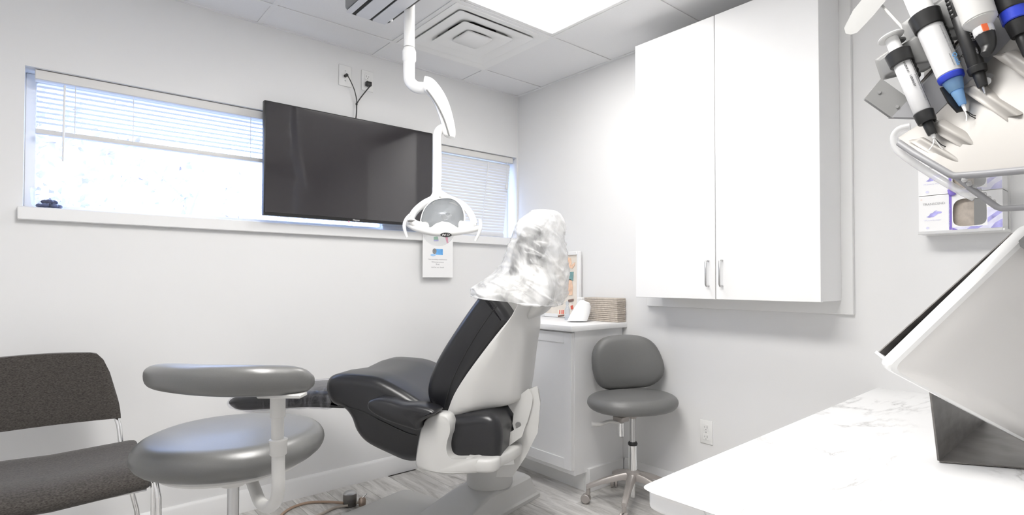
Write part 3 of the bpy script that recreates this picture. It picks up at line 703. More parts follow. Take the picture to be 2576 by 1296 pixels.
sh.loft([list(r)+[ (r[-1]*.5+r[0]*.5)+FA*.0 ] for r in rows], caps=True)
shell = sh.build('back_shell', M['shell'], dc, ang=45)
# rear strut beside the cut-out
st_ = [SP(u, v, -.10) for u, v in ((1278, 1012), (1308, 1000), (1328, 985), (1336, 1000), (1332, 1025), (1322, 1060), (1312, 1078), (1298, 1082), (1294, 1066), (1297, 1040))]
MB().loft([[CW(t, -.10, z) for t, z in st_], [CW(t, .02, z) for t, z in st_]]).bevel(.008, 2, 50).build('back_strut', M['shell'], dc, ang=50)
q = SP(1303, 1069, -.108); MB().cyl(CW(q[0], -.108, q[1]), CW(q[0], -.098, q[1]), .011, seg=14).build('strut_bolt', M['greyplastic'], dc)
# yoke: near arm, cross bar wrapping behind, rear arm
def prof_w(pxs, s0, s1, name, m, bev=.015, par=dc, sref=None, ang=50):
    pr = [SP(u, v, s0 if sref is None else sref) for u, v in pxs]
    return MB().loft([[CW(t, s0, z) for t, z in pr], [CW(t, s1, z) for t, z in pr]]).bevel(bev, 3, 45).build(name, m, par, ang=ang)
arm = [(1044, 1166), (1049, 1120), (1058, 1080), (1070, 1057), (1085, 1045), (1106, 1042), (1124, 1048), (1132, 1066), (1132, 1088), (1126, 1106), (1123, 1128), (1127, 1147), (1140, 1157), (1170, 1157), (1200, 1156), (1204, 1172), (1200, 1190), (1160, 1194), (1125, 1195), (1083, 1189), (1052, 1180)]
armz = [SP(u, v, -.335) for u, v in arm]
arms = [(p.x, p.y) for p in spline([(t, z, 0) for t, z in armz], 84, True)]
for s0_ in (-.335, .265):
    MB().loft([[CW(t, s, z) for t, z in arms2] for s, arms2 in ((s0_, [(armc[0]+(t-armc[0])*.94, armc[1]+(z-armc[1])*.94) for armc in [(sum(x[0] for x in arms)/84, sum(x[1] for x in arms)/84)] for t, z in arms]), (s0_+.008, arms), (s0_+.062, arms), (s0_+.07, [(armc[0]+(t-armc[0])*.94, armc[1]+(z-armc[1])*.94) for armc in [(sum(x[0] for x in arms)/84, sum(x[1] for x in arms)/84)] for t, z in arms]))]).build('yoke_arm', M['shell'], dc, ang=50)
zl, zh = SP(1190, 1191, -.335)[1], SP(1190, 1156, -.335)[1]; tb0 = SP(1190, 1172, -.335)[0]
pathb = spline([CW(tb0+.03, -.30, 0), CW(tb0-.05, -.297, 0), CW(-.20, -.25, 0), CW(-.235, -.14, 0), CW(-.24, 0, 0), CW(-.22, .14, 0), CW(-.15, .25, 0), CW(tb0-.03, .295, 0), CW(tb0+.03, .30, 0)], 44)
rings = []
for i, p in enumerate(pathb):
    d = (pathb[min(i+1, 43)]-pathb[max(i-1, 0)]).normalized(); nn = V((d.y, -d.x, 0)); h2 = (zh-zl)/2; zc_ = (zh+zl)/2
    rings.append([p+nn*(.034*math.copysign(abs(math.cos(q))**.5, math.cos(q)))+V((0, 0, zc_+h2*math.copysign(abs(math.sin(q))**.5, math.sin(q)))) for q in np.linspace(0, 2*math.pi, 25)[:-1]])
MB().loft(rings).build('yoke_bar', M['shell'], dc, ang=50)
prof_w([(1352, 975), (1358, 1010), (1352, 1080), (1322, 1140), (1292, 1186), (1262, 1186), (1268, 1150), (1300, 1110), (1326, 1065), (1330, 1030), (1330, 1000), (1340, 980)], -.09, -.02, 'rear_arm', M['shell'], .01, sref=-.05)
prof_w([(1240, 1118), (1290, 1088), (1318, 1072), (1310, 1096), (1280, 1118), (1248, 1132)], -.14, -.02, 'rear_link', M['shell'], .006)
prof_w([(1258, 1122), (1282, 1112), (1290, 1165), (1258, 1168)], -.10, -.05, 'rear_link', M['white'], .006)
# pivot disc
q = SP(1112, 1075, -.268); MB().cyl(CW(q[0], -.268, q[1]), CW(q[0], -.24, q[1]), .045, seg=28).bevel(.004, 2).build('pivot', M['shell'], dc)
MB().cyl(CW(q[0], .24, q[1]), CW(q[0], .268, q[1]), .045, seg=28).bevel(.004, 2).build('pivot', M['shell'], dc)
# arm pad on the near side
ap = [SP(u, v, -.37) for u, v in ((926, 1022), (930, 1008), (950, 1004), (980, 1010), (1010, 1018), (1050, 1020), (1088, 1030), (1094, 1042), (1058, 1062), (1052, 1082), (1020, 1074), (970, 1056), (935, 1036))]
MB().loft(pillow(ap, [(-.385, .012), (-.38, .004), (-.37, 0), (-.30, 0), (-.292, .004), (-.288, .012)], 60)).build('arm_pad', M['leather'], dc, ang=60)
# column and base
colp = [SP(u, v, 0) for u, v in ((1225, 1190),)][0]
Q0, Q1 = on(1352, 1240, 2, .012), on(1250, 1297, 2, .012); Q0.z = Q1.z = 0
d1 = (Q1-Q0).normalized(); d2 = V((d1.y, -d1.x, 0));  d2 = d2 if d2.y > 0 else -d2
def BW(a, b, z): return Q0+d1*a+d2*b+V((0, 0, z))
# hood: footprint to the column collar
def foot(a0, a1, b0, b1, z, r=.03, n=6):
    out = []
    for (a, b, t0) in ((a1-r, b1-r, 0), (a0+r, b1-r, 90), (a0+r, b0+r, 180), (a1-r, b0+r, 270)):
        for i in range(n): t = R2(t0+90*i/(n-1)); out.append(BW(a+r*math.cos(t), b+r*math.sin(t), z))
    return out
hd = [foot(-.004, .72, -.022, .285, .001, .02), foot(-.004, .72, -.022, .285, .018, .02), foot(.004, .70, -.012, .27, .026, .02), foot(.014, .63, -.004, .255, .048, .025), foot(.02, .54, .0, .245, .072, .03), foot(.028, .42, .006, .235, .104, .04), foot(.045, .35, .018, .222, .118, .05), foot(.07, .32, .04, .20, .121, .05)]
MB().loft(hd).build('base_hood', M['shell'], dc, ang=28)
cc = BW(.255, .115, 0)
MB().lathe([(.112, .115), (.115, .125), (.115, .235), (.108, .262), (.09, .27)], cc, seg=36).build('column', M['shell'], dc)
lp = [cc+V((0, 0, .285)), cc*.5+CO*.5+V((0, 0, .31)), CO+FA*.02+V((0, 0, .37))]
MB().tube(lp, .05, 14, 12).build('lift_arm', M['black'], dc)
A_ = on(1022, 1230, 2, .02)-Q0
pa0 = A_.dot(d1)
MB().loft([foot(pa0, 1.25, .0, A_.dot(d2)+.005, .001, .04), foot(pa0, 1.25, .0, A_.dot(d2)+.005, .02, .04), foot(pa0+.02, 1.23, .02, A_.dot(d2)-.015, .03, .04)]).build('base_plate', M['shell'], dc, ang=35)
# headrest (seen through the bag): pad, cheeks, mechanism
def hp(u, v, s=0): t, z = SP(u, v, s); return CW(t, s, z)
hr = [SP(u, v, 0) for u, v in ((1322, 592), (1342, 566), (1366, 566), (1372, 600), (1352, 650), (1324, 690), (1306, 706), (1298, 690), (1300, 645))]
MB().loft(pillow(hr, cush(.125, .04, dish=.015), 60)).build('headrest', M['leather'], dc, ang=60)
nk = [SP(u, v, 0) for u, v in ((1250, 726), (1290, 690), (1338, 668), (1376, 672), (1392, 706), (1380, 770), (1340, 800), (1290, 800))]
MB().loft(pillow(nk, [(-.12, .02), (-.115, .006), (-.10, 0), (.10, 0), (.115, .006), (.12, .02)], 50)).build('neck_support', M['shell'], dc, ang=60)
a, b = hp(1372, 664, -.03), hp(1372, 664, .09); MB().cyl(hp(1370, 668, -.10), hp(1370, 668, .10), .032, seg=20).build('headrest_knob', M['greyplastic'], dc)

# plastic bag over the headrest
bag = MB(); rg = []
lv = [(530, 1352, 530, 1388), (534, 1336, 534, 1404), (545, 1322, 545, 1412), (562, 1307, 562, 1418), (585, 1296, 585, 1421), (608, 1288, 612, 1423), (634, 1279, 642, 1426), (660, 1270, 672, 1428), (682, 1256, 698, 1428), (698, 1238, 718, 1426), (712, 1222, 736, 1422), (722, 1213, 748, 1416), (730, 1209, 757, 1410), (740, 1213, 766, 1402)]
ctl = [(hp(u0, v0_, 0), hp(u1, v1_, 0), dpt) for (v0_, u0, v1_, u1), dpt in zip(lv, (.05, .085, .105, .125, .14, .15, .16, .17, .19, .215, .24, .258, .265, .262))]
nL, nS = 110, 150
Ls = spline([c[0] for c in ctl], nL); Rs = spline([c[1] for c in ctl], nL); Ds = spline([(c[2], 0, 0) for c in ctl], nL)
for i in range(nL):
    c = (Ls[i]+Rs[i])/2; ex = (Rs[i]-Ls[i])/2; dd = Ds[i].x; ring = []
    for k in range(nS):
        t = 2*math.pi*k/nS; a, b = math.cos(t), math.sin(t); ee = .85-.35*(i/nL)**2; a = math.copysign(abs(a)**ee, a); b = math.copysign(abs(b)**ee, b)
        p = c+ex*a+LA*(b*dd)
        q_ = V((p.x*9+p.z*7, p.y*9-p.z*5, p.z*5)); f = noise.noise(q_)+.5*noise.noise(q_*2.3)
        rd = 1-abs(noise.noise(q_*1.35+V((3, 1, 7))))*2
        out = (ex*a+LA*b*dd); out.z = 0; out = out.normalized() if out.length > 1e-6 else V((0, 0, 0))
        edge = min(1, i/10)
        w_ = V((p.x*13+p.z*16, p.y*13-p.z*14, p.z*6-p.x*5)); r2_ = 1-abs(noise.noise(w_))*3.2
        p = p+out*(.005*f+.007*max(0, rd)+.008*max(0, r2_))*edge-out*.009*edge
        ring.append(p)
    rg.append(ring)
bag.loft(rg, caps=False)
vs = [bag.bm.verts[k] for k in range(nS)] if hasattr(bag.bm.verts, 'ensure_lookup_table') and not bag.bm.verts.ensure_lookup_table() else []
bag.bm.faces.new(vs)
hem_ = [rg[-1][k] for k in range(0, nS, 2)]; hem_.append(hem_[0])
# knotted tuft on top
bo = bag.build('plastic_bag', M['bag'], ang=80); tag(bo, 'wrinkled clear white plastic bag over the dental chair headrest', 'plastic bag')
MB().tube(hem_, lambda t: .0035+.0025*math.sin(t*40)+.002*math.sin(t*97), 8, caps=False).build('hem', M['bag'], bo)
tf = MB(); p0 = hp(1408, 560, 0)
tf.loft([ring_ell(hp(u, v, 0), rx, ry, 18, 2, ex=EX, eyv=EYH) for u, v, rx, ry in ((1404, 580, .035, .03), (1406, 564, .030, .026), (1406, 550, .018, .016), (1402, 540, .010, .010), (1400, 535, .004, .004))]).build('gathered_corner', M['bag'], bo)

# ------------------------------------------------------------------ ceiling-mounted operating light
ol = thing('operating_light', 'white operating light on a jointed ceiling arm above the dental chair', 'dental light', dep(1110, 605, 2.33))
DP, DA = 2.42, 2.36
def wpx(px, d): return px*d/FPX
p_top = dep(1030, 10, DP); p_top = V((p_top.x, p_top.y, H-.004)); pm = dep(1030, 120, DP)
MB().cyl(V((p_top.x, p_top.y, pm.z)), p_top, wpx(13.5, DP)).build('ceiling_pole', M['white'], ol)
MB().lathe([(.06, 0), (.062, -.012), (.04, -.04), (.024, -.06)], p_top, seg=24).build('ceiling_canopy', M['white'], ol)
q = V((p_top.x, p_top.y, dep(1030, 160, DP).z))
MB().lathe([(wpx(13, DP), 0), (wpx(17, DP), .012), (wpx(17, DP), .05), (wpx(13.5, DP), .065)], q, seg=24).build('collar', M['white'], ol)
MB().tube([q+V((0, 0, .01)), dep(1029, 185, DP), dep(1031, 204, DP), dep(1044, 218, DP-.01), dep(1064, 222, DP-.02), dep(1078, 219, DP-.03)], wpx(14.5, DP), 18, 26).build('elbow', M['white'], ol)
# curved arm: outer and inner edge from the photograph, given real thickness
outer = [(1072, 194), (1090, 200), (1110, 222), (1128, 256), (1140, 296), (1146, 330), (1144, 347)]
inner = [(1068, 232), (1082, 246), (1094, 268), (1104, 294), (1111, 318), (1116, 340), (1128, 346)]
O_ = spline([dep(u, v, DA) for u, v in outer], 24); I_ = spline([dep(u, v, DA) for u, v in inner], 24); rings = []
for i, (a, b) in enumerate(zip(O_, I_)):
    c = (a+b)/2; hx = (a-b)/2; th_ = .036*(1-.35*i/23); rings.append([c+hx*math.copysign(abs(math.cos(t))**.7, math.cos(t))+EYH*th_*math.copysign(abs(math.sin(t))**.7, math.sin(t)) for t in np.linspace(0, 2*math.pi, 21)[:-1]])
arm_o = MB().loft(rings).build('curved_arm', M['white'], ol, ang=50)
gr = spline([dep(u, v, DA-.037) for u, v in ((1073, 226), (1088, 246), (1104, 272), (1119, 305), (1130, 342))], 20)
MB().tube(gr, .0032, 8).build('groove', M['greyplastic'], arm_o)
MB().tube([dep(1118, 320, DA), dep(1104, 330, DA), dep(1100, 350, DA-.01), dep(1100, 400, DA-.01), dep(1099, 472, DA-.01)], wpx(11, DA), 16, 24).build('drop_post', M['white'], ol)
MB().lathe([(wpx(11.6, DA), 0), (wpx(11.6, DA), .03)], dep(1099, 490, DA-.01), seg=20).build('swivel_ring', M['white'], ol)
for v in (366, 372, 462, 468): MB().ball(dep(1109, v, DA-.014), .0022, seg=8).build('screw', M['greyplastic'], ol)
D0 = 2.30
MB().tube([dep(1099, 482, DA-.01), dep(1090, 500, DA-.02), dep(1068, 512, DA-.01), dep(1046, 530, DA-.01), dep(1034, 550, DA-.02), dep(1034, 566, DA-.03)], lambda t: .017-.003*t, 14, 28).build('yoke_arm', M['white'], ol)
MB().tube([dep(1099, 482, DA-.01), dep(1125, 498, DA+.02), dep(1158, 512, DA+.02), dep(1178, 530, DA), dep(1190, 552, DA-.02), dep(1192, 564, DA-.03)], lambda t: .016-.003*t, 14, 28).build('yoke_arm', M['white'], ol)
# reflector bowl: opening outline facing the camera, dome behind
op = [(1062, 560), (1062, 545), (1070, 525), (1088, 507), (1112, 500), (1138, 501), (1156, 514), (1165, 532), (1167, 552), (1163, 570), (1140, 578), (1110, 580), (1082, 576)]
rim = spline([dep(u, v, D0+.02*(580-v)/80) for u, v in op], 40, True); cr = sum(rim, V())/40
rings = [[cr+(p-cr)*k+EYH*dz for p in rim] for k, dz in ((1, 0), (.97, .03), (.85, .07), (.62, .105), (.3, .125), (.02, .13))]
ref = MB().loft(rings, caps=False).build('reflector', M['reflector'], ol, ang=80, flip=False)
rings = [[cr+(p-cr)*k+EYH*dz for p in rim] for k, dz in ((1.0, -.004), (1.05, -.004), (1.06, .006), (1.03, .035), (.92, .085), (.66, .125), (.3, .145), (.02, .148))]
MB().loft(rings, caps=False).build('bowl', M['white'], ol, ang=60)
# glass lens over the opening
MB().prism([cr+(p-cr)*.985 for p in rim], EYH*.003).build('lens', M['shield'], ol)
# front bar with a raised middle
bar = spline([dep(u, v, d) for u, v, d in ((1024, 562, D0), (1045, 573, D0-.02), (1080, 582, D0-.045), (1112, 585, D0-.055), (1145, 583, D0-.05), (1180, 579, D0-.03), (1204, 574, D0-.005))], 36)
MB().tube(bar, lambda t: .0165-.006*abs(2*t-1)**2, 16).build('front_bar', M['white'], ol)
mid = [(1085, 576), (1098, 566), (1112, 561), (1128, 563), (1142, 571), (1150, 577), (1148, 586), (1085, 586)]
MB().prism([dep(u, v, D0-.052) for u, v in mid], EYH*.06).bevel(.006, 3, 40).build('bar_crest', M['white'], ol, ang=50)
MB().tube([dep(1032, 552, D0-.025), dep(1044, 563, D0-.02), dep(1058, 570, D0), dep(1070, 572, D0+.02)], lambda t: .012+.012*t, 14, 14).build('side_cover', M['white'], ol)
MB().tube([dep(1194, 560, D0-.02), dep(1182, 567, D0-.01), dep(1172, 568, D0+.01), dep(1160, 568, D0+.02)], lambda t: .011+.012*t, 14, 14).build('side_cover', M['white'], ol)
bd = MB().prism([dep(1121.5+14*math.cos(a), 591+5.6*math.sin(a), D0-.074) for a in np.linspace(0, 2*math.pi, 33)[:-1]], EYH*.012).build('badge', M['black'], ol)
p = dep(1121.5, 593.5, D0-.0745); text('lettering', 'Pel Cr', p, EX, (0, 0, 1), .012, M['paper'], ol, 'CENTER', shear=.3)
MB().tube([dep(1031, 540, D0-.02), dep(1021, 553, D0-.03), dep(1017, 572, D0-.035), dep(1024, 597, D0-.03)], lambda t: .0075-.002*abs(2*t-1), 12, 20).build('handle', M['white'], ol)
MB().tube([dep(1207, 552, D0-.02), dep(1209, 566, D0-.03), dep(1206, 584, D0-.035), dep(1196, 606, D0-.03)], lambda t: .0075-.002*abs(2*t-1), 12, 20).build('handle', M['white'], ol)
MB().box(V((-.012, -.012, -.004)), V((.012, .012, .004)), .003, 2, Matrix.Translation(dep(1035, 556, D0-.03))).build('knob', M['greyplastic'], ol)
sd = [dep(1103+39*math.cos(a), 585+34*math.sin(a), D0-.03) for a in np.linspace(0, math.pi, 25)]
MB().prism(sd, EYH*.0025).build('splash_shield', M['shield'], ol)

# ------------------------------------------------------------------ stools
def round_cushion(c, rx, ry, h, ex, ey, n=40, sag=0, p=2.2):
    rings = []
    for k in range(11):
        a = -math.pi/2+math.pi*k/10; r = 1-.12*(1-math.cos(a))**1.2*1.0 if abs(a) < 1.57 else .86
        rr = .80+.20*math.cos(a); z = math.sin(a)*h/2
        rings.append(ring_ell(V(c)+V((0, 0, z)), rx*rr, ry*rr, n, p, ex=ex, eyv=ey))
    top = V(c)+V((0, 0, h/2+.006))
    for k, dz in ((.6, .010), (.3, .012), (.02, .012)): rings.append(ring_ell(V(c)+V((0, 0, h/2+dz)), rx*.8*k, ry*.8*k, n, 2, ex=ex, eyv=ey))
    return MB().loft(rings)
# operator stool by the right wall
SC = on(1592, 1268, 2, 0); SC.z = 0; sd_ = (SC-CAM).dot(FW)
os_ = thing('operator_stool', 'grey vinyl stool with a backrest and five-caster base, by the right wall', 'stool', SC)
def zat(v, d=None): return dep(1592, v, d or sd_).z
zs_ = zat(1012)
bdir = (EYH*.95-EX*.28).normalized(); bside = V((bdir.y, -bdir.x, 0))
round_cushion(SC+V((0, 0, zs_)), .232, .19, .075, bside, bdir).build('seat', M['vinyl'], os_, ang=60)
MB().box((-.09, -.11, -.006), (.09, .09, 0), .003, 1, Matrix.Translation(SC+V((0, 0, zs_-.037)))).build('seat_plate', M['pewter'], os_)
bm_c = SC+bdir*.14
pts = [(1485, 900), (1494, 870), (1520, 850), (1568, 843), (1612, 846), (1640, 862), (1656, 892), (1663, 925), (1655, 952), (1628, 972), (1580, 978), (1530, 980), (1505, 968), (1490, 940)]
bdp = (bm_c-CAM).dot(FW)
ol_ = spline([dep(u, v, bdp) for u, v in pts], 44, True); oc = sum(ol_, V())/44
rings = [[oc+(p-oc)*k-bdir*(-dz) for p in ol_] for k, dz in ((.02, -.028), (.5, -.027), (.82, -.022), (.94, -.012), (1.0, .006), (1.0, .022), (.95, .038), (.8, .046), (.02, .048))]
rings = [[p+bdir*(-.05*((p-oc).dot(bside)/.2)**2) for p in r] for r in rings]
MB().loft(rings).build('backrest', M['vinyl'], os_, ang=60)
MB().tube([SC+V((0, 0, zs_-.05)), SC+bdir*.12+V((0, 0, zs_-.055)), SC+bdir*.185+V((0, 0, zs_-.02)), SC+bdir*.196+V((0, 0, zs_+.15))], .012, 10, 24).build('back_bar', M['pewter'], os_)
MB().lathe([(.018, .0), (.03, .02), (.045, .035), (.05, .04)], SC+V((0, 0, zs_-.083)), seg=18).build('hub', M['pewter'], os_)
z1, z2, z3 = zat(1118), zat(1185), zat(1055)
MB().cyl(SC+V((0, 0, z1)), SC+V((0, 0, z3+.02)), wpx(7.5, sd_)).build('gas_piston', M['steel'], os_)
MB().lathe([(.022, -.006), (.024, 0), (.024, .006), (.02, .012)], SC+V((0, 0, z1)), seg=18).build('gasket', M['black'], os_)
MB().cyl(SC+V((0, 0, z2-.03)), SC+V((0, 0, z1-.004)), wpx(11, sd_)).build('gas_cylinder', M['chrome'], os_)
MB().cyl(SC+V((0, 0, .035)), SC+V((0, 0, z2-.03)), wpx(6, sd_)).build('gas_cylinder_foot', M['chrome'], os_)
MB().tube([SC+V((0, 0, zs_-.055)), dep(1562, 1062, sd_-.02), dep(1535, 1060, sd_-.04), dep(1510, 1067, sd_-.05), dep(1488, 1067, sd_-.05)], lambda t: .008+.006*max(0, t-.55)*2, 10, 20).build('lever', M['shell'], os_)
MB().box((-.03, -.03, -.028), (.03, .03, 0), .004, 1, Matrix.Translation(dep(1562, 1046, sd_-.01))).build('tilt_mechanism', M['pewter'], os_)
MB().lathe([(.012, 0), (.016, .004), (.016, .07)], dep(1562, 1099, sd_-.02), seg=14).build('back_lock_knob', M['chrome'], os_)
hubz = zat(1192); hub = SC+V((0, 0, hubz))
MB().lathe([(.03, -.03), (.038, -.01), (.036, .012), (.026, .02)], hub, seg=22).build('base_hub', M['pewter'], os_)
cpos = on(1470, 1266, 2, 0)-SC; a0 = math.atan2(cpos.y, cpos.x); rad = .225
for k in range(5):
    a = a0+k*2*math.pi/5; d = V((math.cos(a), math.sin(a), 0)); n = V((-d.y, d.x, 0)); rr = min(rad, (-.045-SC.x)/d.x if d.x > .05 else 9, (-1.0-SC.y)/d.y if d.y > .05 else 9)
    e = SC+d*rr
    rings = []
    for t, w_, h_ in ((.02, .024, .04), (.3, .019, .032), (.7, .015, .026), (.95, .014, .022), (1.04, .012, .018)):
        c = SC+d*rr*t; zc_ = hubz-.005-(hubz-.092)*t**1.6
        rings.append([c+n*w_*a_+V((0, 0, zc_+h_*b_)) for a_, b_ in ((-1, -.5), (-1, .15), (-.6, .45), (.6, .45), (1, .15), (1, -.5))])
    MB().loft(rings).build('base_leg', M['pewter'], os_, ang=40)
    cs = MB(); cs.cyl(e+V((0, 0, .045)), e+V((0, 0, .085)), .011, seg=12)
    ca = cs.build('caster', M['pewter'], os_)
    off = d*.012; nn = (n*.9+d*.3).normalized()
    for sg in (-1, 1):
        MB().lathe([(.006, 0), (.021, .002), (.024, .006), (.024, .012), (.02, .016), (.006, .017)], e+off+V((0, 0, .0245))+nn*(.002*sg), nn*sg, seg=18).build('wheel', M['pewter'], ca)

# assistant stool with the torso bar
AD = 1.42
AC = dep(588, 1118, AD)
as_ = thing('assistant_stool', 'round grey vinyl stool with a curved torso bar, in front of the chair', 'stool', (AC.x, AC.y, 0))
tilt = Matrix.Translation(AC) @ Matrix.Rotation(R2(3), 4, EYH) @ Matrix.Translation(-AC)
round_cushion(AC+V((0, 0, .0)), .213, .213, .075, EX, EYH, 56).build('seat', M['vinyl_lt'], as_, ang=60)
MB().lathe([(.165, -.052), (.17, -.046), (.168, -.034)], AC, seg=36).build('seat_plate', M['shell'], as_)
hc = AC-V((0, 0, .052))
MB().lathe([(.028, -.05), (.034, -.035), (.05, -.012), (.07, 0), (.07, .006)], hc, seg=22).build('hub', M['shell'], as_)
MB().cyl(V((AC.x, AC.y, .30)), hc+V((0, 0, -.03)), .0135).build('gas_piston', M['steel'], as_)
MB().cyl(V((AC.x, AC.y, .08)), V((AC.x, AC.y, .32)), .025).build('gas_cylinder', M['chrome'], as_)
MB().lathe([(.03, .075), (.04, .085), (.04, .115), (.028, .13)], (AC.x, AC.y, 0), seg=22).build('base_hub', M['pewter'], as_)
for k in range(5):
    a = .4+k*2*math.pi/5; d = V((math.cos(a), math.sin(a), 0)); n = V((-d.y, d.x, 0)); b0 = V((AC.x, AC.y, 0))
    MB().loft([[b0+d*.26*t+n*w_*p_+V((0, 0, z_+h_*q_)) for p_, q_ in ((-1, -.5), (-1, .15), (-.6, .45), (.6, .45), (1, .15), (1, -.5))] for t, w_, h_, z_ in ((.08, .024, .035, .098), (.6, .018, .028, .09), (1.03, .013, .02, .075))]).build('base_leg', M['pewter'], as_, ang=40)
    e = b0+d*.255; ca = MB().cyl(e+V((0, 0, .045)), e+V((0, 0, .075)), .01, seg=12).build('caster', M['pewter'], as_)
    for sg in (-1, 1): MB().lathe([(.006, 0), (.021, .002), (.0245, .006), (.0245, .012), (.02, .016), (.006, .017)], e+V((0, 0, .0245))+n*.002*sg, n*sg, seg=16).build('wheel', M['black'], ca)
TD = 1.17
MB().tube([dep(606, 1192, AD-.02), dep(626, 1194, 1.36), dep(640, 1228, 1.33), dep(654, 1262, 1.28), dep(674, 1276, 1.22), dep(693, 1262, 1.185), dep(700, 1230, TD), dep(700, 1180, TD), dep(700, 1140, TD)], wpx(16, TD), 16, 44).build('arm_tube', M['shell'], as_)
MB().lathe([(wpx(19, TD), 0), (wpx(20.5, TD), .002), (wpx(20.5, TD), .026), (wpx(22, TD), .028), (wpx(22, TD), .032), (wpx(18, TD), .034)], dep(700, 1144, TD), seg=26).build('collar', M['shell'], as_)
MB().lathe([(wpx(15, TD), 0), (wpx(15, TD), .055), (wpx(18, TD), .056), (wpx(18, TD), .108)], dep(698, 1116, TD), seg=24).build('arm_post', M['shell'], as_)
# torso pad: arc round the front of the seat
pc = [(768, 957, 1.20, .62), (745, 957, 1.175, .95), (700, 957, 1.15, 1), (640, 958, 1.125, 1.02), (570, 958, 1.12, 1.02), (500, 956, 1.14, 1.0), (440, 951, 1.20, 1.0), (405, 947, 1.28, .95), (390, 944, 1.34, .75)]
cen = spline([dep(u, v, d) for u, v, d, k in pc], 40); ks = spline([(k, 0, 0) for *_, k in pc], 40); rings = []
for i, p in enumerate(cen):
    d = (cen[min(i+1, 39)]-cen[max(i-1, 0)]).normalized(); b = d.cross(V((0, 0, 1))).normalized(); k = ks[i].x
    rings.append([p+b*.033*k*math.copysign(abs(math.cos(t))**.75, math.cos(t))+V((0, 0, .0305*k*math.copysign(abs(math.sin(t))**.75, math.sin(t)))) for t in np.linspace(0, 2*math.pi, 25)[:-1]])
first, last = cen[0], cen[-1]
dS, dE = (cen[0]-cen[1]).normalized(), (cen[-1]-cen[-2]).normalized()
def cap(ring, d): c = sum(ring, V())/len(ring); return [[c+(p-c)*k+d*e for p in ring] for k, e in ((.8, .010), (.45, .017), (.02, .02))]
rings = cap(rings[0], dS)[::-1]+rings+cap(rings[-1], dE)
MB().loft(rings).build('torso_pad', M['vinyl_lt'], as_, ang=60)
MB().box((-.045, -.018, -.004), (.045, .018, .004), .002, 1, Matrix.Translation(dep(710, 994, 1.152)) @ Matrix.Rotation(-YAW, 4, 'Z')).build('pad_bracket', M['shell'], as_)
MB().cyl(dep(668, 998, 1.15), dep(668, 992, 1.15), .008, seg=10).build('bolt', M['shell'], as_)

# ------------------------------------------------------------------ waiting chair
wch = thing('waiting_chair', 'charcoal tweed visitor chair with a chrome frame, at the left edge', 'chair', on(150, 1200, 1, -.6)*1.0)
wch.location = V((-2.52, -.58, 0))
YB = -.34
def wb_(u, v): return on(u, v, 1, YB)
pr_ = wb_(303, 1050); pt = wb_(205, 890); zb0, zt0 = pr_.z, pt.z; xr = pr_.x; cxw = xr-.245; hw = .245
rows = []; nx = 25
ol2 = []
def topz(a):  # rounded upper corners
    e = abs(a); return zt0-.012*e*e-(0 if e < .68 else .15*((e-.68)/.32)**2.4)
def back_sheet(off):
    out = []
    for i in range(nx):
        a = -1+2*i/(nx-1); curve = .035*(1-a*a); colv = []
        for k in range(9):
            f = k/8; z = zb0+(topz(a)-zb0)*f; colv.append(V((cxw+a*hw*(1-.05*f*f), YB+curve+.05*f+off-.0*a, z)))
        out.append(colv)
    return out
F_, B_ = back_sheet(-.018), back_sheet(.018)
b = MB()
rings = []
for i in range(nx): rings.append(F_[i]+B_[i][::-1])
b.loft(rings); b.bevel(.010, 3, 60); b.build('backrest', M['fabric'], wch, ang=60)
# seat: waterfall front
sr = on(383, 1190, 1, -.80)
xs1 = sr.x-.004; sx0 = xs1-.49
sp = [(-.40, .472), (-.50, .468), (-.62, .468), (-.72, .47), (-.78, .462), (-.815, .44), (-.82, .415), (-.80, .398), (-.74, .395), (-.60, .40), (-.45, .405), (-.385, .42), (-.38, .45)]
zoff = sr.z-.445
spz = [(y, z+zoff) for y, z in sp]
pp = spline([(y, z, 0) for y, z in spz], 44, True); pcy = sum(p.x for p in pp)/44; pcz = sum(p.y for p in pp)/44
rings = []
for x_, k in ((sx0, .86), (sx0+.006, .95), (sx0+.02, 1), (sx0+.245, 1.02), (xs1-.02, 1), (xs1-.006, .95), (xs1, .86)):
    dish = -.012*math.cos((x_-(sx0+.245))/.245*1.5)
    rings.append([V((x_, pcy+(p.x-pcy)*(.5+.5*k), pcz+(p.y-pcz)*k+dish)) for p in pp])
MB().loft(rings).build('seat', M['fabric'], wch, ang=60)
zs0 = .40+zoff
for sgn, xx in ((1, xs1+.006), (-1, sx0-.006)):
    xo = xx+.012*sgn; xe = cxw+hw*sgn
    MB().tube([(xx, -.81, zs0+.035), (xx+.004*sgn, -.825, zs0+.02), (xo, -.83, zs0-.03), (xo+.004*sgn, -.835, .2), (xo+.006*sgn, -.84, .02), (xo+.006*sgn, -.82, .0115), (xo+.006*sgn, -.5, .0115), (xo+.006*sgn, -.41, .0115), (xo+.004*sgn, -.395, .03), (xo-.01*sgn, -.39, .25), (xe+.004*sgn, -.375, zb0-.14), (xe-.004*sgn, YB-.004, zb0-.03), (xe-.02*sgn, YB+.03, zb0+.03), (xe-.035*sgn, YB+.055, zb0+.12)], .0085, 10).build('side_frame', M['chrome'], wch)
    MB().tube([(xx, -.80, zs0), (xx, -.42, zs0+.004)], .008, 10).build('seat_rail', M['chrome'], wch)
    MB().tube([(xo-.014*sgn, -.822, zs0+.02), (xo-.014*sgn, -.83, .2), (xo-.010*sgn, -.835, .0115)], .0065, 8).build('front_leg', M['chrome'], wch)
MB().tube([(sx0+.01, -.79, zs0-.006), (xs1-.01, -.79, zs0-.006)], .007, 8).build('cross_bar', M['chrome'], wch)

